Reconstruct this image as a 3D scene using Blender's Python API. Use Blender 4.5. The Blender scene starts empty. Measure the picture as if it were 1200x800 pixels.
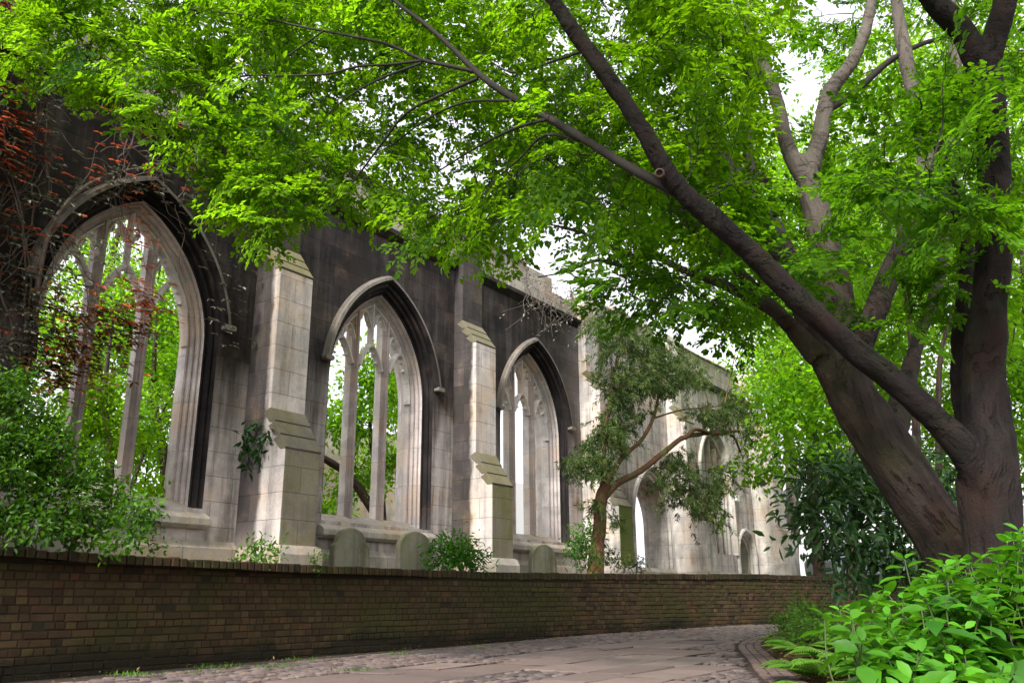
import bpy, math, random
import numpy as np
from mathutils import Vector, Matrix, noise as mnoise

R = np.random.default_rng(7)
random.seed(7)
SC = bpy.context.scene
COL = SC.collection

# ------------------------------------------------------------------ camera model (solved from the photograph)
F, PITCH, ROLL, PHI, DW, CZ, SLOPE = 1010., .2942, .0077, .6155, 12., .81, .0116
dv = np.array([math.sin(PHI), math.cos(PHI), 0.])      # along the church wall
nv = np.array([math.cos(PHI), -math.sin(PHI), 0.])     # out of the church wall, towards the lane

def ray(x, y):
    a, b = x - 600., 400. - y
    cr, sr = math.cos(ROLL), math.sin(ROLL)
    A, B = a * cr + b * sr, -a * sr + b * cr
    c, s = math.cos(PITCH), math.sin(PITCH)
    return np.array([A / F, c - s * B / F, s + c * B / F])

def at(x, y, Y):
    r = ray(x, y); P = r * Y / r[1]; P[2] += CZ
    return P

def PW(x, y, e=0.):                                     # point on the plane e metres in front of the church wall
    r = ray(x, y); P = r * ((-DW + e) / (nv @ r)); P[2] += CZ
    return P

def lane_z(P): return SLOPE * (P[0] * dv[0] + P[1] * dv[1])
def UE(u, e, z): return dv * u + nv * (-DW + e) + np.array([0, 0, z])

# ------------------------------------------------------------------ object helpers
def tag(o, label=None, cat=None, group=None, kind=None):
    if label: o['label'] = label
    if cat: o['category'] = cat
    if group: o['group'] = group
    if kind: o['kind'] = kind
    return o

def empty(name, loc, rz=0.):
    o = bpy.data.objects.new(name, None); COL.objects.link(o)
    o.location = loc; o.rotation_euler = (0, 0, rz); o.empty_display_size = .2
    return o

def mesh(name, V, Fc, mats, parent=None, smooth=False, mi=None, tint=None, uv=None, loc=None):
    me = bpy.data.meshes.new(name)
    V = np.asarray(V, dtype=np.float32).reshape(-1, 3)
    if isinstance(Fc, np.ndarray):
        nf, k = Fc.shape
        me.vertices.add(len(V)); me.vertices.foreach_set('co', V.ravel())
        me.loops.add(nf * k); me.loops.foreach_set('vertex_index', Fc.astype(np.int32).ravel())
        me.polygons.add(nf)
        me.polygons.foreach_set('loop_start', np.arange(0, nf * k, k, dtype=np.int32))
        me.polygons.foreach_set('loop_total', np.full(nf, k, dtype=np.int32))
        me.update(calc_edges=True)
    else:
        me.from_pydata(V.tolist(), [], Fc); me.update()
    for m in (mats if isinstance(mats, (list, tuple)) else [mats]): me.materials.append(m)
    if mi is not None: me.polygons.foreach_set('material_index', np.asarray(mi, dtype=np.int32))
    if smooth: me.polygons.foreach_set('use_smooth', np.ones(len(me.polygons), dtype=bool))
    if tint is not None:
        a = me.attributes.new('tint', 'FLOAT', 'POINT'); a.data.foreach_set('value', np.asarray(tint, dtype=np.float32))
    if uv is not None:
        l = me.uv_layers.new(name='UVMap'); l.data.foreach_set('uv', np.asarray(uv, dtype=np.float32).ravel())
    o = bpy.data.objects.new(name, me); COL.objects.link(o)
    if parent: o.parent = parent
    if loc is not None: o.location = loc
    return o

def boxuv(o):
    me = o.data
    l = me.uv_layers.new(name='UVMap')
    for p in me.polygons:
        n = p.normal
        ax = max(range(3), key=lambda i: abs(n[i]))
        for li in p.loop_indices:
            c = me.vertices[me.loops[li].vertex_index].co
            l.data[li].uv = (c.y + .31, c.z) if ax == 0 else (c.x, c.z) if ax == 1 else (c.x, c.y)
    return o

class MB:
    def __init__(s): s.V = []; s.F = []; s.M = []
    def add(s, V, Fc, m=0):
        b = len(s.V); s.V += [tuple(v) for v in V]; s.F += [tuple(i + b for i in f) for f in Fc]; s.M += [m] * len(Fc)
    def box(s, x0, x1, y0, y1, z0, z1, m=0, bev=0.):
        if bev <= 0:
            V = [(x, y, z) for z in (z0, z1) for y in (y0, y1) for x in (x0, x1)]
            s.add(V, [(0, 2, 3, 1), (4, 5, 7, 6), (0, 1, 5, 4), (2, 6, 7, 3), (0, 4, 6, 2), (1, 3, 7, 5)], m)
        else:
            s.prism([(x0 + bev, z0), (x1 - bev, z0), (x1, z0 + bev), (x1, z1 - bev), (x1 - bev, z1), (x0 + bev, z1), (x0, z1 - bev), (x0, z0 + bev)], y0, y1, m)
    def prism(s, P, y0, y1, m=0):                       # polygon in (x,z), extruded along y
        n = len(P)
        V = [(p[0], y0, p[1]) for p in P] + [(p[0], y1, p[1]) for p in P]
        s.add(V, [tuple(range(n)), tuple(range(2 * n - 1, n - 1, -1))] + [(i, i + n, (i + 1) % n + n, (i + 1) % n) for i in range(n)], m)
    def prismx(s, P, x0, x1, m=0):                      # polygon in (y,z), extruded along x
        n = len(P)
        V = [(x0, p[0], p[1]) for p in P] + [(x1, p[0], p[1]) for p in P]
        s.add(V, [tuple(range(n)), tuple(range(2 * n - 1, n - 1, -1))] + [(i, (i + 1) % n, (i + 1) % n + n, i + n) for i in range(n)], m)
    def build(s, name, mats, parent=None, smooth=False, uv=True, fix=True, loc=None, bevel=0.):
        o = mesh(name, s.V, s.F, mats, parent, smooth, s.M, loc=loc)
        if fix:
            import bmesh
            bm = bmesh.new(); bm.from_mesh(o.data)
            bmesh.ops.recalc_face_normals(bm, faces=bm.faces); bm.to_mesh(o.data); bm.free()
        if uv: boxuv(o)
        if bevel:
            bv = o.modifiers.new('bevel', 'BEVEL'); bv.width = bevel; bv.segments = 2; bv.limit_method = 'ANGLE'; bv.angle_limit = .6
        return o

# ------------------------------------------------------------------ materials
class NT:
    def __init__(s, name):
        s.m = bpy.data.materials.new(name); s.m.use_nodes = True; s.t = s.m.node_tree; s.t.nodes.clear()
        s.out = s.n('ShaderNodeOutputMaterial')
    def n(s, typ, **k):
        nd = s.t.nodes.new(typ)
        for a, v in k.items():
            if a in ('props',): 
                for p, q in v.items(): setattr(nd, p, q)
            else:
                key = int(a[1:]) if a[0] == 'i' and a[1:].isdigit() else a.replace('_', ' ')
                s.set(nd.inputs[key], v)
        return nd
    def set(s, sock, v):
        if isinstance(v, bpy.types.NodeSocket): s.t.links.new(v, sock)
        elif isinstance(v, bpy.types.Node): s.t.links.new(v.outputs[0], sock)
        elif isinstance(v, tuple) and len(v) == 3 and sock.type == 'RGBA': sock.default_value = (*v, 1)
        else: sock.default_value = v
    def noise(s, vec, scale, detail=4, rough=.55, **k):
        return s.n('ShaderNodeTexNoise', Vector=vec, Scale=float(scale), Detail=float(detail), Roughness=rough, **k).outputs[0]
    def ramp(s, f, a, b):
        nd = s.n('ShaderNodeMapRange', Value=f, From_Min=float(a), From_Max=float(b)); nd.interpolation_type = 'SMOOTHSTEP'
        return nd.outputs[0]
    def mix(s, f, a, b, mode='MIX'):
        nd = s.t.nodes.new('ShaderNodeMix'); nd.data_type = 'RGBA'; nd.blend_type = mode
        s.set(nd.inputs[0], f); s.set(nd.inputs[6], a); s.set(nd.inputs[7], b)
        return nd.outputs[2]
    def math(s, op, a, b=0., c=None):
        nd = s.n('ShaderNodeMath', i0=a, i1=b); nd.operation = op
        if c is not None: s.set(nd.inputs[2], c)
        nd.use_clamp = False
        return nd.outputs[0]
    def obj(s): return s.n('ShaderNodeTexCoord').outputs['Object']
    def uv(s): return s.n('ShaderNodeTexCoord').outputs['UV']
    def geo(s): return s.n('ShaderNodeNewGeometry').outputs['Position']
    def scale(s, vec, sc):
        nd = s.n('ShaderNodeMapping', Vector=vec); nd.inputs['Scale'].default_value = sc
        return nd.outputs[0]
    def sep(s, vec): return s.n('ShaderNodeSeparateXYZ', Vector=vec).outputs
    def attr(s, name):
        nd = s.t.nodes.new('ShaderNodeAttribute'); nd.attribute_name = name
        return nd.outputs['Fac']
    def bump(s, h, strength=.5, dist=.02, normal=None):
        nd = s.n('ShaderNodeBump', Height=h, Strength=float(strength), Distance=float(dist))
        if normal is not None: s.set(nd.inputs['Normal'], normal)
        return nd.outputs[0]
    def pbr(s, col, rough=.8, normal=None, spec=.3, metal=0.):
        p = s.n('ShaderNodeBsdfPrincipled', Base_Color=col, Roughness=rough, Metallic=float(metal))
        p.inputs['Specular IOR Level'].default_value = spec
        if normal is not None: s.set(p.inputs['Normal'], normal)
        s.t.links.new(p.outputs[0], s.out.inputs[0])
        return s.m

def stone(name, light, dark, lo, hi, soot=1., moss=0., joint=(.78, .40), jointdark=.45, streak=.5, mosscol=(.06, .07, .012), ysoot=None, xend=None):
    """weathered ashlar: pale stone below, sooty crust above (lo..hi metres), rain streaks, algae, block joints"""
    t = NT(name); ob = t.obj(); uv = t.uv(); xyz = t.sep(ob); z = xyz[2]
    big = t.noise(ob, .55, 3); mid = t.noise(ob, 2.2, 5, .6); fine = t.noise(ob, 22, 6, .65)
    st = t.noise(t.scale(ob, (1.9, 1.9, .16)), 1.6, 4, .6)
    h = t.math('ADD', z, t.math('MULTIPLY', t.math('SUBTRACT', big, .5), 4.5))
    h = t.math('ADD', h, t.math('MULTIPLY', t.math('SUBTRACT', st, .5), 4.0 * streak))
    s = t.ramp(h, lo, hi)
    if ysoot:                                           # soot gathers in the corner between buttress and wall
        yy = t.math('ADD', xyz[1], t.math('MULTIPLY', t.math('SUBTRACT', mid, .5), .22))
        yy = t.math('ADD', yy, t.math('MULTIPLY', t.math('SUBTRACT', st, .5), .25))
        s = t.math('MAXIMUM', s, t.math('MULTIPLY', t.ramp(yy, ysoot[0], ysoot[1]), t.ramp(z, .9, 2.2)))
    if xend: s = t.math('MULTIPLY', s, t.math('SUBTRACT', 1., t.ramp(xyz[0], xend[0], xend[1])))
    s = t.math('MULTIPLY', s, soot)
    blk = t.n('ShaderNodeTexBrick', Vector=uv, Color1=(.45, .45, .45), Color2=(1.9, 1.75, 1.6), Mortar=(.8, .75, .7), Scale=1.,
              Mortar_Size=.004, Mortar_Smooth=.3, Bias=-.25, Brick_Width=joint[0], Row_Height=joint[1]).outputs[0]
    br = t.n('ShaderNodeTexBrick', Vector=uv, Color1=(.92, .92, .92), Color2=(1.06, 1.05, 1.04), Mortar=(jointdark,) * 3, Scale=1.,
             Mortar_Size=.006, Mortar_Smooth=.4, Bias=0., Brick_Width=joint[0], Row_Height=joint[1])
    lightc = t.mix(t.ramp(mid, .38, .68), tuple(c * .7 for c in light), tuple(min(.85, c * 1.1) for c in light))
    warm = t.mix(t.ramp(t.noise(ob, 1.1, 3), .45, .7), lightc, (light[0] * .85, light[1] * .74, light[2] * .62))
    darkc = t.mix(t.ramp(mid, .5, .75), dark, (dark[0] * 3.6 + .008, dark[1] * 2.9 + .004, dark[2] * 2.5 + .003))
    darkc = t.mix(1., darkc, blk, 'MULTIPLY')
    flake = t.math('MULTIPLY', t.ramp(t.math('ADD', t.math('MULTIPLY', mid, .6), t.math('MULTIPLY', fine, .4)), .60, .68), .75)
    darkc = t.mix(flake, darkc, (.13, .095, .075))
    base = t.mix(s, warm, darkc)
    stain = t.math('MULTIPLY', t.ramp(t.math('ADD', t.math('MULTIPLY', st, .7), t.math('MULTIPLY', mid, .3)), .52, .7), .7 * streak)
    base = t.mix(stain, base, (.05, .043, .042))
    run = t.noise(t.scale(ob, (3.4, 3.4, .22)), 1.5, 5, .65); patch = t.noise(ob, .9, 5, .7)
    grime = t.math('MULTIPLY', t.ramp(t.math('ADD', t.math('MULTIPLY', run, .55), t.math('MULTIPLY', patch, .45)), .46, .62), streak * .68)
    base = t.mix(grime, base, t.mix(fine, (.045, .038, .036), (.15, .125, .115)))
    if moss > 0:
        mm = t.math('MULTIPLY', t.ramp(t.math('ADD', t.math('MULTIPLY', mid, .6), t.math('MULTIPLY', big, .5)), .62 - .35 * moss, .85 - .25 * moss), min(1., moss * 1.3))
        base = t.mix(mm, base, t.mix(fine, mosscol, tuple(c * 2.3 for c in mosscol)))
    base = t.mix(1., base, br.outputs[0], 'MULTIPLY')
    base = t.mix(.6, base, t.mix(fine, (.62, .62, .62), (1.25, 1.25, 1.25)), 'MULTIPLY')
    hgt = t.math('SUBTRACT', t.math('ADD', t.math('MULTIPLY', fine, .35), t.math('MULTIPLY', mid, .65)), t.math('MULTIPLY', br.outputs[1], .8))
    return t.pbr(base, .88, t.bump(hgt, .55, .025), .25)

M = {}
M['wall'] = stone('church_wall_stone', (.62, .56, .54), (.0145, .0108, .011), 2.7, 5.5, .97, .12, streak=1., xend=(18.8, 22.5))
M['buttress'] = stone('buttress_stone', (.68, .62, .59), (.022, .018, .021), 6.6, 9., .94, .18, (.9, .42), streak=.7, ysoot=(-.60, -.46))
M['buttress_green'] = stone('buttress_algae_stone', (.30, .265, .20), (.03, .026, .02), 8.0, 9.8, .9, .5, (.9, .42), streak=.5)
M['algae'] = stone('green_algae_stone', (.20, .20, .07), (.03, .026, .02), 30., 40., 0., .9, (.9, .42), streak=.5, mosscol=(.055, .075, .012))
M['weather'] = stone('mossy_weathering', (.21, .19, .14), (.03, .03, .02), 30, 40, 0., .5, (4., 3.), streak=.6, mosscol=(.06, .06, .02))
M['jamb_dark'] = stone('sooty_moulding', (.10, .088, .085), (.0095, .008, .010), 1.4, 3.4, .97, .0, (4., .55), streak=.3)
M['jamb_light'] = stone('pale_moulding', (.74, .68, .67), (.10, .08, .08), 9, 12, .6, .0, (4., .8), .6, .35)
M['tracery'] = stone('tracery_stone', (.78, .72, .71), (.20, .16, .15), 9., 11., .6, .0, (4., .9), .65, .22)
M['shade_front'] = stone('shaded_tracery_front', (.52, .44, .425), (.12, .09, .085), 8.5, 11., .6, .0, (4., .9), .65, .45)  # shade of the front faces put into the colour; lit sides stay pale
M['hood'] = stone('hood_stone', (.25, .225, .195), (.03, .026, .026), 6.2, 8.8, .7, .1, (.5, 3.), .5, .5)
M['sill'] = stone('sill_stone', (.50, .45, .39), (.05, .04, .04), 30, 40, 0., .25, (.9, 1.), streak=.45)
M['parapet'] = stone('parapet_stone', (.50, .46, .40), (.06, .055, .05), 9.6, 11., .45, .25, (1.1, .42), streak=.7)
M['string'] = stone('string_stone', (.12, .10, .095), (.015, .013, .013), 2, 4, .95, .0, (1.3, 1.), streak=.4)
M['pale'] = stone('pale_ashlar', (.72, .67, .625), (.2, .17, .15), 30, 40, 0., .05, (.9, .42), .6, .75)
M['northwall'] = stone('north_wall_stone', (.55, .50, .40), (.2, .17, .15), 30, 40, 0., .08, (1.1, .5), .75, .45)
M['grave'] = stone('gravestone_stone', (.36, .34, .26), (.05, .05, .03), 30, 40, 0., .6, (9., 9.), 1., 1., mosscol=(.05, .058, .018))

def simple(name, col, rough=.6, bumps=0., scale=30, spec=.4, metal=0., var=.25):
    t = NT(name); ob = t.obj(); n = t.noise(ob, scale, 5)
    c = t.mix(n, tuple(x * (1 - var) for x in col), tuple(x * (1 + var) for x in col))
    return t.pbr(c, rough, t.bump(n, bumps, .01) if bumps else None, spec, metal)

def leafmat(name, a, b, trans, rough=.45, spec=.35, tw=.45, dark=(.6, 1.25)):
    """leaf: diffuse + gloss, with light passing through the blade; per leaf tint picks the hue"""
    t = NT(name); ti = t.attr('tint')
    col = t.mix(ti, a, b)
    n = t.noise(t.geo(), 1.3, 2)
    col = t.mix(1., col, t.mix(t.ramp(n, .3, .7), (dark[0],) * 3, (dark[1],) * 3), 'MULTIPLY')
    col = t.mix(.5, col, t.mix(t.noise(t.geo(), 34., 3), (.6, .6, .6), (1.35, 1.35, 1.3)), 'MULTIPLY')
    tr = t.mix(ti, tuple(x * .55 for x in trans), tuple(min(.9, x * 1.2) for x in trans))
    p = t.n('ShaderNodeBsdfPrincipled', Base_Color=col, Roughness=rough); p.inputs['Specular IOR Level'].default_value = spec
    q = t.n('ShaderNodeBsdfTranslucent', Color=tr)
    mx = t.n('ShaderNodeMixShader', Fac=tw)
    t.t.links.new(p.outputs[0], mx.inputs[1]); t.t.links.new(q.outputs[0], mx.inputs[2]); t.t.links.new(mx.outputs[0], t.out.inputs[0])
    return t.m

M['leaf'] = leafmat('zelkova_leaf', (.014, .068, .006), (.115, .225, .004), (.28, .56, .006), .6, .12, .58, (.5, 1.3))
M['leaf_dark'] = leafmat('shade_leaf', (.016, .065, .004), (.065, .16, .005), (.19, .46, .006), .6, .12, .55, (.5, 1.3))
M['leaf_far'] = leafmat('far_leaf', (.05, .15, .006), (.13, .28, .012), (.30, .60, .012), .6, .12, tw=.58)
M['leaf_shrub'] = leafmat('shrub_leaf', (.016, .065, .004), (.068, .17, .007), (.13, .33, .010), .48, .25, .33)
M['leaf_bright'] = leafmat('bright_shrub_leaf', (.018, .088, .006), (.072, .24, .010), (.14, .43, .012), .5, .25, .3, (.45, 1.2))
M['leaf_laurel'] = leafmat('laurel_leaf', (.018, .058, .018), (.055, .13, .032), (.06, .19, .02), .36, .4, .28)
M['leaf_fern'] = leafmat('fern_leaf', (.05, .15, .012), (.10, .24, .02), (.18, .4, .03), .55, .25, .4)
M['leaf_yew'] = leafmat('yellowwood_leaf', (.026, .062, .014), (.115, .15, .036), (.10, .18, .03), .55, .2, .3)
M['leaf_red'] = leafmat('red_creeper_leaf', (.16, .035, .018), (.55, .10, .03), (.6, .12, .04), .4, .4, .35)
M['leaf_grey'] = leafmat('pale_creeper_leaf', (.10, .11, .08), (.26, .25, .20), (.12, .15, .06), .3, .6, .2)
M['leaf_brown'] = leafmat('bronze_creeper_leaf', (.10, .045, .018), (.24, .12, .035), (.30, .13, .035), .45, .35, .35)
M['flower'] = simple('white_blossom', (.75, .75, .66), .6)

def barkmat(name, dark, light, moss=.0, red=(.09, .035, .02), k=1., attr=False, pale=None):
    t = NT(name); ob = t.geo()
    if attr:
        nd = t.t.nodes.new('ShaderNodeAttribute'); nd.attribute_name = 'grain'
        uv = t.scale(nd.outputs['Vector'], (.55, .55, .55))
        g = t.noise(uv, 12., 7, .7); big = t.noise(ob, 1.7, 4); fine = t.noise(ob, 38, 5, .7); crack = t.noise(uv, 26., 4, .6)
    else: uv = t.uv()
    if not attr:
        g = t.noise(t.scale(uv, (9., 1.3, 1.)), 3.2 * k, 6, .65); big = t.noise(ob, 1.7, 4); fine = t.noise(ob, 38, 5, .7)
        crack = t.noise(t.scale(uv, (16., .9, 1.)), 4.5 * k, 3, .5)
    c = t.mix(t.ramp(g, .32, .72), dark, light)
    c = t.mix(t.math('MULTIPLY', t.ramp(big, .48, .72), .55), c, red)
    c = t.mix(t.math('MULTIPLY', t.ramp(crack, .56, .68), .6), c, tuple(x * .35 for x in dark))
    if moss: c = t.mix(t.math('MULTIPLY', t.ramp(t.noise(ob, 2.6, 4), .45, .65), moss), c, (.07, .10, .02))
    c = t.mix(.7, c, t.mix(fine, (.55, .55, .55), (1.35, 1.35, 1.35)), 'MULTIPLY')
    h = t.math('ADD', t.math('MULTIPLY', g, .6), t.math('MULTIPLY', fine, .25))
    h = t.math('SUBTRACT', h, t.math('MULTIPLY', t.ramp(crack, .55, .7), .5))
    if pale: c = t.mix(t.math('MULTIPLY', t.ramp(t.sep(ob)[2], *pale), .75), c, t.mix(g, (.10, .082, .07), (.22, .19, .165)))   # young upper limbs have pale smooth bark
    if attr:
        lich = t.ramp(t.noise(ob, 9., 5, .7), .60, .72); c = t.mix(t.math('MULTIPLY', lich, .35), c, tuple(min(.3, x * 2.2) for x in light))
    return t.pbr(c, .88, t.bump(h, 1. if attr else .8, .06 if attr else .035), .2)
M['bark'] = barkmat('grey_brown_bark', (.03, .021, .018), (.105, .074, .06))
M['bark_dark'] = barkmat('dark_bark', (.009, .006, .007), (.032, .021, .020), red=(.03, .011, .008))
M['trunk'] = barkmat('grey_furrowed_bark', (.014, .0098, .009), (.056, .041, .036), .12, (.06, .03, .02), attr=True, pale=(3.6, 6.))
M['trunk_dark'] = barkmat('dark_furrowed_bark', (.0055, .004, .0042), (.021, .0145, .0135), .04, (.024, .010, .007), attr=True)
M['twig'] = simple('twig_bark', (.016, .012, .009), .85)
M['bark_red'] = barkmat('flaking_orange_bark', (.05, .028, .016), (.17, .085, .045), .5, (.20, .075, .03), 2.)
M['bark_pale'] = barkmat('pale_bark', (.13, .11, .09), (.30, .26, .22), .1)
M['vine'] = simple('vine_stem', (.15, .115, .10), .85, .3, 60)

# brick wall
def brickmat():
    t = NT('old_wall_brick'); ob = t.geo(); ti = t.attr('tint'); z = t.sep(ob)[2]
    big = t.noise(ob, .7, 4, .6); mid = t.noise(ob, 3.5, 5, .65); fine = t.noise(ob, 45, 5, .7)
    cr = t.t.nodes.new('ShaderNodeValToRGB'); t.set(cr.inputs[0], ti)
    e = cr.color_ramp.elements
    e[0].position = 0.; e[0].color = (.020, .014, .010, 1); e[1].position = 1.; e[1].color = (.16, .055, .022, 1)
    for p, c in ((.25, (.044, .026, .014, 1)), (.5, (.072, .042, .021, 1)), (.68, (.085, .058, .026, 1)), (.84, (.10, .040, .020, 1)), (.93, (.13, .095, .052, 1))):
        k = e.new(p); k.color = c
    c = cr.outputs[0]
    c = t.mix(t.math('MULTIPLY', t.ramp(mid, .42, .72), .6), c, (.018, .015, .008))
    c = t.mix(t.math('MULTIPLY', t.ramp(big, .40, .62), .85), c, t.mix(mid, (.024, .022, .006), (.062, .060, .016)))
    dark_ends = t.ramp(t.math('ADD', t.math('ABSOLUTE', t.math('SUBTRACT', z, .86)), t.math('MULTIPLY', t.math('SUBTRACT', big, .5), .9)), .42, .72)  # darker towards the top and the foot of the wall
    c = t.mix(t.math('MULTIPLY', dark_ends, .85), c, (.010, .008, .006))
    c = t.mix(.75, c, t.mix(fine, (.5, .5, .5), (1.45, 1.45, 1.45)), 'MULTIPLY')
    return t.pbr(c, .9, t.bump(t.math('ADD', fine, t.math('MULTIPLY', mid, .7)), .8, .015), .2)
M['brick'] = brickmat()
M['mortar'] = simple('dark_mortar', (.030, .026, .016), .95, .5, 60, .1)

def pavemat(name, a, b, wet=.35):
    t = NT(name); ob = t.geo(); ti = t.attr('tint')
    big = t.noise(ob, .5, 4); mid = t.noise(ob, 2.8, 5, .65); fine = t.noise(ob, 60, 5, .7)
    c = t.mix(ti, a, b)
    c = t.mix(t.math('MULTIPLY', t.ramp(mid, .45, .7), .55), c, (.10, .065, .045))
    c = t.mix(t.math('MULTIPLY', t.ramp(big, .5, .66), .6), c, (.05, .045, .046))
    c = t.mix(.7, c, t.mix(fine, (.6, .6, .6), (1.35, 1.35, 1.35)), 'MULTIPLY')
    rg = t.n('ShaderNodeMapRange', Value=big, From_Min=.35, From_Max=.65, To_Min=.82, To_Max=.82 - wet).outputs[0]
    return t.pbr(c, rg, t.bump(t.math('ADD', fine, t.math('MULTIPLY', mid, .8)), .6, .012), .4)
M['sett'] = pavemat('granite_setts', (.042, .032, .033), (.16, .12, .11))
M['flag'] = pavemat('york_flagstones', (.10, .072, .066), (.165, .122, .108))
M['kerbbrick'] = pavemat('kerb_bricks', (.085, .055, .051), (.14, .095, .085), .2)
M['joint'] = simple('joint_dirt', (.040, .031, .026), .95, .6, 40, .1)
def soilmat(name, a, b):
    t = NT(name); ob = t.geo(); n = t.noise(ob, 14, 6, .7); g = t.noise(ob, 1.4, 4)
    c = t.mix(t.ramp(n, .3, .7), a, b); c = t.mix(t.math('MULTIPLY', t.ramp(g, .45, .65), .5), c, (.045, .06, .012))
    return t.pbr(c, .95, t.bump(n, 1., .05), .15)
M['soil'] = soilmat('leaf_litter_soil', (.03, .021, .013), (.12, .075, .04))
M['yard'] = soilmat('churchyard_soil', (.04, .035, .02), (.10, .08, .05))
M['ground'] = soilmat('far_ground', (.10, .09, .08), (.16, .15, .13))
M['render'] = simple('white_render', (.72, .72, .72), .8, .2, 12, .3, 0., .06)
M['glass'] = simple('window_glass', (.16, .19, .23), .12, 0, 3, .6, 0., .4)
M['darkiron'] = simple('dark_iron', (.02, .02, .022), .5, .2, 40, .4, .4)
M['wood'] = simple('weathered_oak', (.10, .085, .085), .7, .5, 18)
M['carpaint'] = simple('car_paint', (.30, .34, .38), .25, 0, 3, .6, .2, .03)
M['tyre'] = simple('tyre_rubber', (.015, .015, .015), .8)
M['scar'] = simple('healed_wood', (.075, .048, .036), .8, .5, 30)

# ------------------------------------------------------------------ tubes and leaves
def smooth_path(P, rad, sub=6):
    P = np.asarray(P, float); rad = np.asarray(rad, float); n = len(P)
    if n < 3 or sub < 2: return P, rad
    Q = np.vstack([2 * P[0] - P[1], P, 2 * P[-1] - P[-2]]); out = []; ro = []
    for i in range(n - 1):
        p0, p1, p2, p3 = Q[i:i + 4]
        for k in range(sub):
            t = k / sub
            out.append(.5 * (2 * p1 + (p2 - p0) * t + (2 * p0 - 5 * p1 + 4 * p2 - p3) * t * t + (3 * p1 - p0 - 3 * p2 + p3) * t ** 3))
            ro.append(rad[i] * (1 - t) + rad[i + 1] * t)
    out.append(P[-1]); ro.append(rad[-1])
    return np.array(out), np.array(ro)

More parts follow.
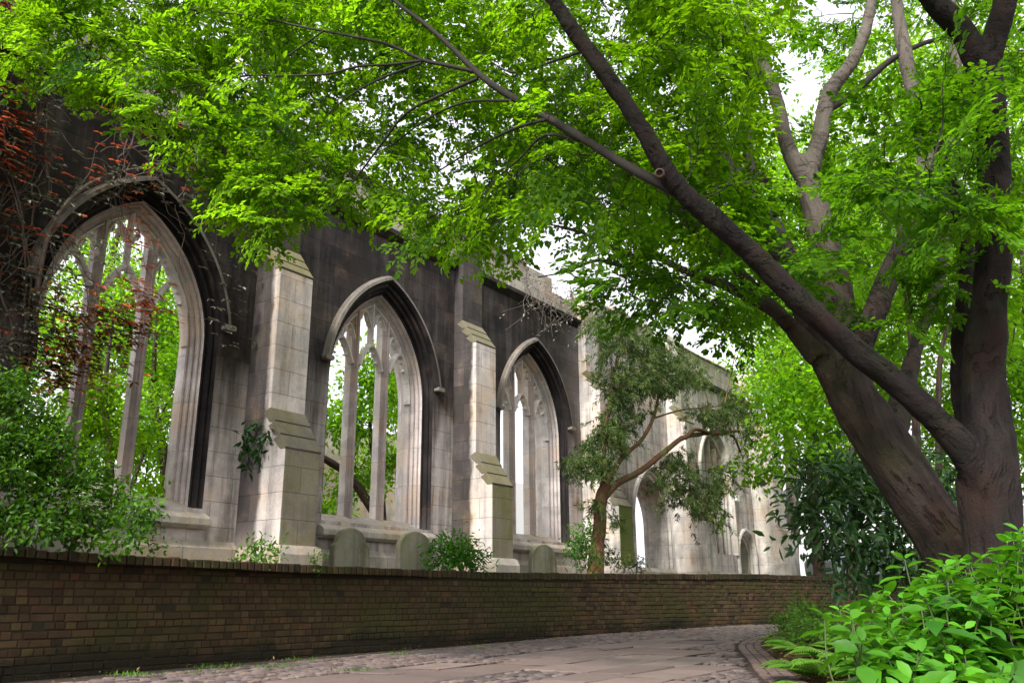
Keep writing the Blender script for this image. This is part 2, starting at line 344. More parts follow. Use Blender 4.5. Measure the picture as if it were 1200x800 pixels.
class TB:
    def __init__(s): s.V = []; s.F = []; s.UV = []; s.n = 0; s.caps = []; s.SP = []; s.ST = []
    def add(s, P, rad, sides=6, wob=0., seed=0., cap=True):
        P = np.asarray(P, float); rad = np.asarray(rad, float); n = len(P)
        T = np.gradient(P, axis=0); T /= np.linalg.norm(T, axis=1)[:, None] + 1e-9
        a = np.array([0, 0, 1.]) if abs(T[0][2]) < .9 else np.array([1., 0, 0])
        N = np.cross(T[0], a); N /= np.linalg.norm(N)
        ang = np.linspace(0, 2 * math.pi, sides, endpoint=False)
        L = 0.; V = np.zeros((n, sides, 3)); al = np.zeros(n)
        for i in range(n):
            if i: L += np.linalg.norm(P[i] - P[i - 1])
            al[i] = L
            N = N - T[i] * (N @ T[i]); N /= np.linalg.norm(N) + 1e-9
            B = np.cross(T[i], N)
            rr = np.full(sides, rad[i])
            if wob:
                for k in range(sides):
                    q = Vector((math.cos(ang[k]) * 1.1 + seed, math.sin(ang[k]) * 1.1, L * 1.4 / max(.3, rad[i] * 5)))
                    rr[k] *= 1 + wob * mnoise.noise(q) + wob * .5 * mnoise.noise(q * 2.7)
            V[i] = P[i] + (np.cos(ang) * rr)[:, None] * N + (np.sin(ang) * rr)[:, None] * B
        s.V.append(V.reshape(-1, 3)); b = s.n; k0 = min(10, n // 4); s.SP.append(P[k0:]); s.ST.append(T[k0:])
        s.caps += [tuple(b + k for k in range(sides))[::-1], tuple(b + (n - 1) * sides + k for k in range(sides))]
        circ = 2 * math.pi * float(rad.mean())
        for i in range(n - 1):
            for k in range(sides):
                k2 = (k + 1) % sides
                s.F.append((b + i * sides + k, b + i * sides + k2, b + (i + 1) * sides + k2, b + (i + 1) * sides + k))
                u0, u1 = circ * k / sides, circ * (k + 1) / sides
                s.UV += [(u0, al[i]), (u1, al[i]), (u1, al[i + 1]), (u0, al[i + 1])]
        s.n += n * sides
    def solid(s, name, mat, parent, org, voxel=.02):
        """weld the tubes into one wooden body with rounded forks and furrowed bark"""
        V = np.vstack(s.V) - np.asarray(org)
        me = bpy.data.meshes.new('weld'); me.from_pydata(V.tolist(), [], [tuple(f) for f in s.F] + [tuple(c) for c in s.caps]); me.update()
        o = bpy.data.objects.new('weld', me); COL.objects.link(o)
        m = o.modifiers.new('r', 'REMESH'); m.mode = 'VOXEL'; m.voxel_size = voxel
        m = o.modifiers.new('s', 'SMOOTH'); m.iterations = 5; m.factor = .5
        dg = bpy.context.evaluated_depsgraph_get(); ev = o.evaluated_get(dg); me2 = bpy.data.meshes.new_from_object(ev)
        bpy.data.objects.remove(o); me2.name = name
        n = len(me2.vertices); co = np.zeros(n * 3, np.float32); me2.vertices.foreach_get('co', co); co = co.reshape(-1, 3)
        no = np.zeros(n * 3, np.float32); me2.vertex_normals.foreach_get('vector', no); no = no.reshape(-1, 3)
        SP = np.vstack(s.SP) - np.asarray(org); ST = np.vstack(s.ST)
        from mathutils.kdtree import KDTree
        kd = KDTree(len(SP))
        for i, q in enumerate(SP): kd.insert(q, i)
        kd.balance()
        grain = np.zeros((n, 3), np.float32); disp = np.zeros(n, np.float32)
        for i in range(n):
            hits = kd.find_n(co[i], 4); T = np.zeros(3); w0 = 0.
            for _, j, d in hits:
                w_ = 1. / (d + .02) ** 2; tt = ST[j]
                T += w_ * (tt if tt[2] > 0 else -tt); w0 += w_
            T /= np.linalg.norm(T) + 1e-9
            q = co[i] - T * (co[i] @ T) * .86
            grain[i] = q
            v = Vector(q * 9.); disp[i] = -abs(mnoise.noise(v)) * .03 + mnoise.noise(Vector(co[i] * 3.3)) * .022
        co = co + no * disp[:, None] * np.minimum(1., .35 + 0 * disp)[:, None] * 1.3
        me2.vertices.foreach_set('co', co.ravel())
        a = me2.attributes.new('grain', 'FLOAT_VECTOR', 'POINT'); a.data.foreach_set('vector', grain.ravel())
        me2.materials.clear(); me2.materials.append(mat)
        me2.polygons.foreach_set('use_smooth', np.ones(len(me2.polygons), dtype=bool)); me2.update()
        o = bpy.data.objects.new(name, me2); COL.objects.link(o); o.parent = parent
        return o
    def build(s, name, mat, parent=None, org=None):
        V = np.vstack(s.V)
        if org is not None: V = V - np.asarray(org)
        return mesh(name, V, np.array(s.F), mat, parent, True, uv=s.UV)

LEAF6 = (np.array([[0, 0, 0], [.34, .5, .07], [.72, .34, .05], [1, 0, -.08], [.72, -.34, .05], [.34, -.5, .07]]), np.array([[0, 3, 2, 1], [0, 5, 4, 3]]))
LEAF4 = (np.array([[0, 0, 0], [.45, .5, .05], [1, 0, -.05], [.45, -.5, .05]]), np.array([[0, 1, 2, 3]]))
BIG = (np.array([[0, 0, 0], [.08, 0, 0], [.3, .36, .06], [.58, .47, .05], [.84, .25, -.02], [1.02, 0, -.14], [.84, -.25, -.02], [.58, -.47, .05], [.3, -.36, .06], [.3, 0, -.01], [.58, 0, -.03], [.84, 0, -.07]]),
       np.array([[1, 9, 2, 2], [9, 10, 3, 2], [10, 11, 4, 3], [11, 5, 4, 4], [1, 8, 9, 9], [9, 8, 7, 10], [10, 7, 6, 11], [11, 6, 5, 5]]))

class LB:
    """collects many leaves; each a small folded blade with its own tint"""
    def __init__(s): s.a = []
    def add(s, P, D, N, L, W, T): s.a.append((P, D, N, L, W, T))
    def build(s, name, mat, parent=None, shape=LEAF6, org=None, smooth=False):
        P, D, N, L, W, T = [np.concatenate([x[i] for x in s.a]) for i in range(6)]
        if org is not None: P = P - np.asarray(org)
        D = D / (np.linalg.norm(D, axis=1)[:, None] + 1e-9)
        S = np.cross(N, D); S /= np.linalg.norm(S, axis=1)[:, None] + 1e-9
        U = np.cross(D, S)
        tv, tf = shape; k = len(tv); n = len(P)
        V = (P[:, None] + tv[None, :, 0, None] * (L[:, None, None] * D[:, None]) + tv[None, :, 1, None] * (W[:, None, None] * S[:, None])
             + tv[None, :, 2, None] * (L[:, None, None] * U[:, None]))
        if shape is BIG:
            faces = []
            b = (np.arange(n) * k)[:, None]
            tri = [f[:3] for f in tf if f[2] == f[3]]; quad = [f for f in tf if f[2] != f[3]]
            tris = np.vstack([np.array(tri)] + [np.array([[q[0], q[1], q[2]], [q[0], q[2], q[3]]]) for q in quad])
            Fc = (tris[None] + b[:, None]).reshape(-1, 3)
        else:
            Fc = (tf[None] + (np.arange(n) * k)[:, None, None]).reshape(-1, tf.shape[1])
        return mesh(name, V.reshape(-1, 3), Fc, mat, parent, smooth, tint=np.repeat(T, k))

def rnd(n): return R.random(n)
def gauss(n, k=3): return R.normal(size=(n, k))

def make_spray(length, leaf, nside=5):
    """flat frond: a twig with side twigs, leaves alternating in its plane. x along, z up"""
    P = []; D = []; tw = []
    def run(o, a, ln, k):
        c, s_ = math.cos(a), math.sin(a)
        m = max(3, int(ln / (leaf * .42)))
        for i in range(m):
            f = (i + .6) / m; x = ln * f
            sd = 1 if i % 2 else -1
            b = a + sd * (.95 - .35 * f) + R.normal() * .2
            P.append((o[0] + c * x, o[1] + s_ * x, o[2] - .10 * x * x + R.normal() * .012)); D.append((math.cos(b), math.sin(b), -.15 + R.normal() * .22))
        P.append((o[0] + c * ln, o[1] + s_ * ln, o[2] - .1 * ln * ln)); D.append((c, s_, -.25))
        tw.append([(o[0], o[1], o[2]), (o[0] + c * ln, o[1] + s_ * ln, o[2] - .1 * ln * ln)])
    run((0, 0, 0), 0, length, 0)
    for i in range(nside):
        f = (i + .5) / nside * .85
        sd = 1 if i % 2 else -1
        run((length * f, 0, -.1 * (length * f) ** 2 + R.normal() * .02), sd * (.75 + R.normal() * .15), length * (.62 - .38 * f) * (.8 + .4 * R.random()), 1)
    n = len(P)
    return np.array(P), np.array(D), tw

def sprays_on(lb, tb, centers, leaf, length, protos, outdir=None, droop=.12, tilt=.3, tlo=0., thi=1., twr=.004):
    """place a frond at each centre; outdir gives its heading"""
    for i, c in enumerate(centers):
        P, D, tw = protos[R.integers(len(protos))]
        sc = R.uniform(.75, 1.25)
        o = outdir[i] if outdir is not None else gauss(1)[0] * np.array([1, 1, .2])
        o = o / (np.linalg.norm(o) + 1e-9); o = o + gauss(1)[0] * .22; o[2] -= droop; o /= np.linalg.norm(o)
        up = np.array([0, 0, 1.]) + gauss(1)[0] * tilt
        s = np.cross(up, o); s /= np.linalg.norm(s); u = np.cross(o, s)
        Mx = np.stack([o, s, u])
        W = c + (P * sc) @ Mx; DD = D @ Mx
        n = len(P)
        N = u[None] + gauss(n) * .38
        L = leaf * R.uniform(.5, 1.5, n) * (.55 + .45 * sc)
        t0 = R.beta(1.1, 1.1) * (thi - tlo) + tlo
        lb.add(W, DD, N, L, L * R.uniform(.46, .62, n), np.clip(t0 + R.normal(size=n) * .16, 0, 1))
        if tb is not None:
            for q in tw[:4]:
                q = c + np.array(q) * sc @ Mx
                tb.add(q, [twr, twr * .5], 3)

def blob_leaves(lb, c, rad, n, leaf, wid=.45, flat=0., tlo=0., thi=1., shell=.55, upbias=.6, drop=.1, clump=None):
    """leaves through an uneven ellipsoid, grouped in sprigs"""
    c = np.asarray(c, float); rad = np.asarray(rad, float) * np.ones(3)
    k = clump or max(6, n // 14)
    q = gauss(k); q /= np.linalg.norm(q, axis=1)[:, None]
    q *= (shell + (1 - shell) * rnd(k))[:, None] ** 1.
    q *= (1 + .22 * np.array([mnoise.noise(Vector(tuple(v * 1.7 + c))) for v in q]))[:, None]
    C = c + q * rad
    idx = R.integers(k, size=n)
    P = C[idx] + gauss(n) * leaf * .95
    out = q[idx] / (np.linalg.norm(q[idx], axis=1)[:, None] + 1e-9)
    D = out * .7 + gauss(n) * .6; D[:, 2] -= drop
    N = np.array([0, 0, upbias]) + out * .5 + gauss(n) * .4
    L = leaf * R.uniform(.65, 1.25, n)
    tt = R.uniform(tlo, thi, k)[idx] + R.normal(size=n) * .12
    lb.add(P, D, N, L, L * wid * R.uniform(.85, 1.15, n), np.clip(tt, 0, 1))
    return C

def connect(tb, nodes, centers, r0=.014, r1=.005, sides=4, nodedist=.0, wob=.08):
    """grow thin branches from the nearest wood to every centre; returns headings at the tips"""
    nodes = [np.asarray(q) for q in nodes]; A = np.array(nodes)
    centers = np.asarray(centers); n = len(centers)
    dmin = np.min(np.linalg.norm(centers[:, None] - A[None], axis=2), axis=1)
    order = np.argsort(dmin); out = np.zeros((n, 3))
    buf = np.zeros((len(A) + n * 3, 3)); buf[:len(A)] = A; m = len(A)
    for i in order:
        c = centers[i]; dd = buf[:m] - c
        dist = np.linalg.norm(dd, axis=1) + .5 * np.maximum(0, dd[:, 2])
        j = int(np.argmin(dist)); a = buf[j].copy(); L = np.linalg.norm(c - a)
        if L < 1e-3: out[i] = (1, 0, 0); continue
        m1 = a + (c - a) * .35 + gauss(1)[0] * L * wob + np.array([0, 0, .10 * L]); m2 = a + (c - a) * .7 + gauss(1)[0] * L * wob + np.array([0, 0, .08 * L])
        rr = min(r0 * 2.2, r0 * (.5 + L * .6))
        P, rd = smooth_path([a, m1, m2, c], [rr, rr * .8, rr * .55, r1], 3)
        tb.add(P, rd, sides)
        buf[m] = m1; buf[m + 1] = m2; buf[m + 2] = c; m += 3
        out[i] = c - m2
    return out

# ------------------------------------------------------------------ world, sun, camera
w = bpy.data.worlds.new('World'); SC.world = w; w.use_nodes = True
nt = w.node_tree; nt.nodes.clear()
SUN_EL, SUN_AZ = math.radians(43), math.radians(206)     # azimuth from +Y clockwise
sky = nt.nodes.new('ShaderNodeTexSky'); sky.sky_type = 'NISHITA'; sky.sun_disc = False
sky.sun_elevation = SUN_EL; sky.sun_rotation = SUN_AZ; sky.dust_density = 6.; sky.air_density = 1.2; sky.ozone_density = 1.
hs = nt.nodes.new('ShaderNodeHueSaturation'); hs.inputs['Saturation'].default_value = .22
mixw = nt.nodes.new('ShaderNodeMix'); mixw.data_type = 'RGBA'; mixw.inputs[0].default_value = .45; mixw.inputs[7].default_value = (7.2, 6.9, 7.6, 1)
bg = nt.nodes.new('ShaderNodeBackground'); bg.inputs[1].default_value = .125
wo = nt.nodes.new('ShaderNodeOutputWorld')
nt.links.new(sky.outputs[0], hs.inputs['Color']); nt.links.new(hs.outputs[0], mixw.inputs[6]); nt.links.new(mixw.outputs[2], bg.inputs[0]); nt.links.new(bg.outputs[0], wo.inputs[0])
sl = bpy.data.lights.new('Sun', 'SUN'); sl.energy = 2.6; sl.angle = math.radians(11); sl.color = (1., .96, .9)
so = bpy.data.objects.new('Sun', sl); COL.objects.link(so)
sd = Vector((math.sin(SUN_AZ) * math.cos(SUN_EL), math.cos(SUN_AZ) * math.cos(SUN_EL), math.sin(SUN_EL)))
so.rotation_euler = sd.to_track_quat('Z', 'Y').to_euler(); so.location = (0, 0, 30)

cd = bpy.data.cameras.new('Camera'); cam = bpy.data.objects.new('Camera', cd); COL.objects.link(cam)
cd.sensor_width = 36.; cd.lens = F / 1200. * 36.; cd.clip_end = 2000; cd.clip_start = .05
cam.matrix_world = Matrix.Translation((0, 0, CZ)) @ Matrix.Rotation(math.pi / 2 + PITCH, 4, 'X') @ Matrix.Rotation(-ROLL, 4, 'Z')
SC.camera = cam
SC.view_settings.view_transform = 'Standard'; SC.view_settings.look = 'None'; SC.view_settings.exposure = 1.4; SC.view_settings.gamma = 1.
SC.cycles.max_bounces = 7; SC.cycles.transparent_max_bounces = 4; SC.cycles.diffuse_bounces = 4; SC.cycles.transmission_bounces = 4
SC.cycles.sample_clamp_indirect = 8.
try:
    SC.cycles.use_denoising = True
except Exception: pass

# ------------------------------------------------------------------ lane, yard, ground
def strip_sheet(name, pts, mat, kind='structure'):
    return tag(mesh(name, pts, [tuple(range(len(pts)))], mat), kind=kind)

S = 500.
gp = [UE(u, e, 0) for u, e in ((-S, -S), (S, -S), (S, S), (-S, S))]
for q in gp: q[2] = SLOPE * (q @ dv) * .0 - .35
strip_sheet('ground', gp, M['ground'])

# retaining wall line (foot of the wall on the lane), read off the photograph
base_px = [(0, 800), (100, 790), (200, 780), (300, 771), (400, 763), (500, 757), (600, 751), (700, 744), (800, 736), (900, 730)]
top_px = [640, 648, 655, 660, 664.5, 667.5, 669.5, 671, 672, 672.5]
wl = []
for (x, y), yt in zip(base_px, top_px):
    r = ray(x, y); P = r * (-CZ / (r[2] - SLOPE * (r @ dv))); P[2] += CZ
    Pt = at(x, yt, P[1]); wl.append((P[0], P[1], P[2], Pt[2]))
wl = np.array(wl)
# smooth the read-off line with a quadratic in the along-wall coordinate
us = wl[:, 0] * dv[0] + wl[:, 1] * dv[1]; es = wl[:, 0] * nv[0] + wl[:, 1] * nv[1] + DW
pe = np.polyfit(us, es, 2); print('wall fit', np.round(np.polyval(pe, us) - es, 2), np.round(wl[:, 3], 2))
def wall_e(u):
    u_ = min(max(u, -3.), 22.)
    b = np.polyval(pe, u_)
    if u > 22: b += (u - 22) * (np.polyval(np.polyder(pe), 18.))
    if u < -3: b += (u + 3) * np.polyval(np.polyder(pe), -3.)
    return b
def wall_top(u): return float(np.interp(u, us, wl[:, 3]))
UU = np.arange(-6., 44., .05)
PL = np.array([[*(UE(u, wall_e(u), 0)[:2])] for u in UU])
SL = np.concatenate([[0], np.cumsum(np.linalg.norm(np.diff(PL, axis=0), axis=1))])
def wall_at(s):
    u = np.interp(s, SL, UU); e = wall_e(u)
    a = wall_e(u + .05) - wall_e(u - .05); t = dv * .1 + nv * a; t /= np.linalg.norm(t)
    nn = np.array([t[1], -t[0], 0]); 
    return UE(u, e, 0), t, nn, u
STOT = SL[-1]

bw = empty('brick_retaining_wall', tuple(UE(10, wall_e(10), 0)))
tag(bw, 'long curved low wall of old brown mossy brick along the lane', 'wall')
ORG = np.array(bw.location)
CH = .09
V = []; Fc = []; TT = []
def addbrick(s0, s1, z0, z1, out, tint, inset=.008, back=.08):
    b = len(V)
    for (s, z, o) in ((s0, z0, -back), (s1, z0, -back), (s1, z1, -back), (s0, z1, -back), (s0, z0, out - inset), (s1, z0, out - inset), (s1, z1, out - inset), (s0, z1, out - inset),
                      (s0 + inset, z0 + inset, out), (s1 - inset, z0 + inset, out), (s1 - inset, z1 - inset, out), (s0 + inset, z1 - inset, out)):
        p, t, nn, u = wall_at(s)
        q = p + nn * o; V.append((q[0] - ORG[0], q[1] - ORG[1], z - ORG[2])); TT.append(tint)
    for f in ((8, 9, 10, 11), (4, 5, 9, 8), (5, 6, 10, 9), (6, 7, 11, 10), (7, 4, 8, 11), (0, 1, 5, 4), (1, 2, 6, 5), (2, 3, 7, 6), (3, 0, 4, 7)):
        Fc.append(tuple(b + i for i in f))
crs = 0
z = -.25
while z < 1.55:
    s = R.uniform(0, .2)
    while s < STOT - .4:
        hdr = (crs % 3 == 0)
        ln = (.125 if hdr else .25) * R.uniform(.9, 1.1)
        if not hdr and R.random() < .45: ln = .125
        u = np.interp(s, SL, UU); zt = wall_top(u) - .135; zg = SLOPE * u
        if z + CH > zg - .02 and z < zt - .05:
            zz1 = min(z + CH - .011, zt)
            addbrick(s, s + ln - .012, z + R.normal() * .002, zz1 + R.normal() * .002, R.normal() * .006, float(np.clip(R.beta(3.4, 3.6) * .93 + (.2 if R.random() < .04 else 0), 0, 1)))
        s += ln
    z += CH; crs += 1
mesh('brick_face', V, Fc, M['brick'], bw, tint=TT)
V = []; Fc = []; TT = []
s = 0.
while s < STOT - .2:
    ln = .118 * R.uniform(.9, 1.1); u = np.interp(s, SL, UU); zt = wall_top(u) + R.normal() * .006
    addbrick(s, s + ln - .012, zt - .13, zt - .004, .022 + R.normal() * .007, float(np.clip(R.beta(2, 3.5) * .7, 0, 1)), .012, .27)
    b = len(V) - 12
    Fc.append((b + 2, b + 3, b + 7, b + 6)); s += ln
mesh('coping', V, Fc, M['brick'], bw, tint=TT)
V = []; Fc = []
ss = np.arange(0, STOT, .4)
for s in ss:
    p, t, nn, u = wall_at(s)
    for o, zz in ((-.014, -.35), (-.014, wall_top(u) - .02), (-.26, wall_top(u) - .02), (-.26, -.35)):
        q = p + nn * o - ORG; V.append((q[0], q[1], zz))
for i in range(len(ss) - 1):
    for k in range(3): Fc.append((4 * i + k, 4 * i + 4 + k, 4 * i + 5 + k, 4 * i + 1 + k))
mesh('mortar', V, Fc, M['mortar'], bw)

# churchyard terrace behind the wall
V = []; Fc = []
us_ = np.concatenate([np.arange(-6, 43.9, .5)])
for u in us_:
    zt = wall_top(u) - .10
    for k, e in enumerate((wall_e(u) - .2, wall_e(u) - .8, 2.2, .8, -.5, -16.)):
        V.append(UE(u, e, zt + (.03 * mnoise.noise(Vector((u, e, 0))) if 0 < k < 5 else 0) - (0 if k < 2 else .02)))
for i in range(len(us_) - 1):
    for k in range(5): Fc.append((6 * i + k, 6 * i + 6 + k, 6 * i + 7 + k, 6 * i + 1 + k))
yard = mesh('churchyard_ground', V, Fc, M['yard'], smooth=True); tag(yard, kind='structure')

# lane: right edge of the paving (kerb line) read off the photograph
edge = np.array([(1.7, -6.), (2.0, 0.), (2.3, 4.), (2.66, 8.36), (3.2, 11.2), (3.95, 14.6), (5.3, 17.6), (7.0, 19.4), (9.5, 20.8), (14, 22.2)])
edge_s, _ = smooth_path(np.c_[edge, np.zeros(len(edge))], np.ones(len(edge)), 8)
def edge_x(y): return float(np.interp(y, edge_s[:, 1], edge_s[:, 0]))
def lz(x, y): return SLOPE * (x * dv[0] + y * dv[1])
# dirt bed under the stones
V = []; Fc = []
ys = np.arange(-6, 22.4, .4)
vv = []
for y in ys:
    # left limit: wall line at this y
    k = int(np.argmin(np.abs(PL[:, 1] - y))); xl = PL[k, 0] - .1; xr = edge_x(y) + .1
    for x in (xl, xr): V.append((x, y, lz(x, y) - .022))
for i in range(len(ys) - 1): Fc.append((2 * i, 2 * i + 1, 2 * i + 3, 2 * i + 2))
b = len(V)
V += [(3., 22.1, lz(3, 22.1) - .016), (16, 22.1, lz(16, 22.1) - .016), (24, 30, lz(24, 30) - .016), (9, 30, lz(9, 30) - .016)]; Fc.append((b, b + 1, b + 2, b + 3))
tag(mesh('lane', V, Fc, M['joint']), kind='structure')

def stones(name, cells, mat, crown=.012, jz=.004, gap=.012, tintf=None):
    """each cell: centre, half sizes, angle; gives a worn, slightly domed stone"""
    V = []; Fc = []; T = []
    for (cx, cy, hx, hy, a) in cells:
        ca, sa = math.cos(a), math.sin(a); b = len(V); t = R.random(); dz = R.normal() * jz; tx, ty = R.normal() * .012, R.normal() * .012
        hx -= gap / 2; hy -= gap / 2; r = min(hx, hy)
        ring = [(1, .72), (.72, 1), (-.72, 1), (-1, .72), (-1, -.72), (-.72, -1), (.72, -1), (1, -.72)]
        for (sc, zz) in ((1., -.02), (1., .0), (1 - .35 * min(1, .06 / r), crown)):
            for (px, py) in ring:
                if r > .15: px, py = (math.copysign(1 - (1 - abs(px)) * .25, px), math.copysign(1 - (1 - abs(py)) * .25, py))
                x, y = px * hx * sc * (1 + R.normal() * .02), py * hy * sc * (1 + R.normal() * .02)
                X, Y = cx + ca * x - sa * y, cy + sa * x + ca * y
                V.append((X, Y, lz(X, Y) + zz + dz + tx * x + ty * y)); T.append(t)
        for k in range(2):
            for i in range(8): Fc.append((b + 8 * k + i, b + 8 * k + (i + 1) % 8, b + 8 * k + 8 + (i + 1) % 8, b + 8 * k + 8 + i))
        Fc.append(tuple(b + 16 + i for i in range(8)))
    return tag(mesh(name, V, Fc, mat, tint=T), kind='structure')

def xy(u, e):
    p = UE(u, e, 0); return p[0], p[1]
ANG = math.atan2(dv[1], dv[0])
setts = []; flags = []
# flagstones fill the lane away from the wall; odd ones missing, filled with setts
def band(u): return wall_e(u) + 2.15 + .75 * math.sin(u * .31 + 1.1) + .35 * math.sin(u * .9)
occupied = []
e = 4.6
row = 0
fl = []
while e < 17:
    we = R.uniform(.55, .85); u = -14 + R.uniform(0, 1)
    while u < 27:
        wu = R.uniform(.65, 1.35)
        cu, ce = u + wu / 2, e + we / 2
        X, Y = xy(cu, ce)
        corners = [xy(u + a * wu, e + b_ * we) for a in (0, 1) for b_ in (0, 1)]
        ok = -4 < Y < 22.5 and all(c[0] < edge_x(c[1]) - .36 for c in corners) and e > band(cu)
        if ok and R.random() > .13: fl.append((u, u + wu, e, e + we)); flags.append((X, Y, wu / 2, we / 2, ANG + R.normal() * .008))
        u += wu
    e += we
fa = np.array(fl)
e = 2.7; rowi = 0
while e < 17:
    u = -12 + R.uniform(0, .2)
    while u < 28:
        lu = R.uniform(.12, .19); cu, ce = u + lu / 2, e + .052
        u += lu
        X, Y = xy(cu, ce)
        if not (3.5 < Y < 22.2) or ce < wall_e(cu) + .10 or X > edge_x(Y) - .43: continue
        if ((fa[:, 0] < cu + .09) & (fa[:, 1] > cu - .09) & (fa[:, 2] < ce + .06) & (fa[:, 3] > ce - .06)).any(): continue
        setts.append((X, Y, lu / 2, .052, ANG + R.normal() * .05))
    e += .106
stones('lane_flagstones', flags, M['flag'], .004, .004, .022)
stones('lane_setts', setts, M['sett'], .010, .0045, .022)
# brick band along the right edge: three rows of bricks
kb = []
L = np.concatenate([[0], np.cumsum(np.linalg.norm(np.diff(edge_s[:, :2], axis=0), axis=1))])
s = 0
while s < L[-1] - .3:
    x = np.interp(s, L, edge_s[:, 0]); y = np.interp(s, L, edge_s[:, 1]); x2 = np.interp(s + .1, L, edge_s[:, 0]); y2 = np.interp(s + .1, L, edge_s[:, 1])
    a = math.atan2(y2 - y, x2 - x); nx, ny = -math.sin(a), math.cos(a)
    for k in range(3):
        o = .05 + k * .115
        kb.append((x + nx * o, y + ny * o, .085, .056, a))
    s += .172
stones('lane_edge_bricks', kb, M['kerbbrick'], .004, .003, .008)

# planted bed to the right of the lane
V = []; Fc = []
ys = np.arange(-5, 21, .35); cols = (0, .06, .3, .8, 1.6, 2.6, 4., 7., 14.)
for y in ys:
    x0 = edge_x(y)
    for k, cx in enumerate(cols):
        x = x0 + cx + .02; hgt = (-.03, .05, .10, .16, .22, .26, .28, .28, .28)[k]
        V.append((x, y, lz(x, y) + hgt + (.05 * mnoise.noise(Vector((x * 1.3, y * 1.3, 0))) if k > 1 else 0)))
nc = len(cols)
for i in range(len(ys) - 1):
    for k in range(nc - 1): Fc.append((nc * i + k, nc * i + k + 1, nc * i + nc + k + 1, nc * i + nc + k))
tag(mesh('planting_bed_soil', V, Fc, M['soil'], smooth=True), kind='structure')
def bed_z(x, y): return lz(x, y) + float(np.interp(x - edge_x(y), cols, (-.03, .05, .10, .16, .22, .26, .28, .28, .28)))

# ------------------------------------------------------------------ the ruined church (local x along the wall, y into the building)
church = empty('church_ruin', tuple(nv * -DW), math.atan2(dv[1], dv[0]))
tag(church, 'roofless gothic church wall of sooty stone with buttresses and pointed windows', 'church')
UC, BAY, OFF = 12.45, 5.53, .95
ZB, ZS, ZSP, ZT = 1.0, 2.27, 4.95, 8.45
ZHOOD = 5.32
def arch_pts(w_, zb, zsp, off=OFF, n=14):
    Rr = w_ + off; zc = math.sqrt(Rr * Rr - off * off); a1 = math.acos(off / Rr)
    right = [(-off + Rr * math.cos(a1 * i / n), zsp + Rr * math.sin(a1 * i / n)) for i in range(n + 1)]
    right[-1] = (0., zsp + zc)
    pts = [(w_, zb)] + right
    return [(-x, z) for x, z in pts] + [(x, z) for x, z in reversed(pts[:-1])]   # left foot, over the apex, right foot
def arch_z(x, w_, zsp, off=OFF):
    Rr = w_ + off; return zsp + math.sqrt(max(0, Rr * Rr - (abs(x) + off) ** 2))

W0 = 1.52
openings = []
for k in (-2, -1, 0, 1): openings.append((UC + BAY * k, W0, ZS, ZSP, OFF))
DOOR = (24.45, 1.35, 1.0, 3.1, .35); WIN5 = (29.55, 1.35, 2.4, 5.0, .45); SDOOR = (31.98, .78, 1.0, 2.42, .06)
openings += [DOOR, WIN5, SDOOR]
def facade(mb, x0, x1, z0, z1, y, ops, m=0):
    x = x0
    for (c, w_, zb, zsp, off) in ops:
        mb.add([(x, y, z0), (c - w_, y, z0), (c - w_, y, z1), (x, y, z1)], [(0, 1, 2, 3)], m)
        pts = arch_pts(w_, zb, zsp, off)
        top = [p for p in pts if True]
        for a, b in zip(top[:-1], top[1:]):
            if abs(a[0] - b[0]) < 1e-6: continue
            mb.add([(c + a[0], y, a[1]), (c + b[0], y, b[1]), (c + b[0], y, z1), (c + a[0], y, z1)], [(0, 1, 2, 3)], m)
        if zb > z0: mb.add([(c - w_, y, z0), (c + w_, y, z0), (c + w_, y, zb), (c - w_, y, zb)], [(0, 1, 2, 3)], m)
        x = c + w_
    mb.add([(x, y, z0), (x1, y, z0), (x1, y, z1), (x, y, z1)], [(0, 1, 2, 3)], m)
TH = .95
mb = MB(); X0, X1 = -9., 34.6
facade(mb, X0, X1, ZB, ZT, 0., openings)
facade(mb, X0, X1, ZB, ZT, TH, openings)
mb.add([(X0, 0, ZB), (X0, TH, ZB), (X0, TH, ZT), (X0, 0, ZT)], [(0, 1, 2, 3)]); mb.add([(X1, 0, ZB), (X1, TH, ZB), (X1, TH, ZT), (X1, 0, ZT)], [(0, 1, 2, 3)])
o = mb.build('wall', M['wall'], church, fix=False)
mb = MB(); mb.box(X0, X1, -.10, -.003, 1.0, 1.66); mb.prismx([(-.10, 1.663), (-.003, 1.663), (-.003, 1.78)], X0, X1); mb.build('plinth', M['sill'], church)
# string course and parapet
mb = MB(); mb.prismx([(-.02, ZT - .18), (-.16, ZT - .06), (-.16, ZT + .03), (-.05, ZT + .10), (TH, ZT + .10), (TH, ZT + .003), (-.02, ZT + .003)], X0, X1); mb.build('string_course', M['string'], church)
mb = MB(); x = X0
while x < X1 - .05:
    x2 = min(X1, x + R.uniform(.7, 1.25)); ht = .93 + .10 * mnoise.noise(Vector((x * .5, 3., 0))) + R.normal() * .025
    if R.random() < .16: ht -= R.uniform(.25, .42)
    yo = R.normal() * .006
    mb.prismx([(-.03 + yo, ZT + .103), (.45, ZT + .103), (.45, ZT + ht), (-.03 + yo, ZT + ht)], x + .004, x2 - .004)
    if ht > .8 and R.random() < .9:
        mb.prismx([(-.10, ZT + ht + .003), (.52, ZT + ht + .003), (.52, ZT + ht + .07), (.2, ZT + ht + .22 + R.normal() * .02), (-.10, ZT + ht + .07)], x + .003, x2 - .003)
    x = x2
mb.build('parapet', M['parapet'], church, bevel=.02)

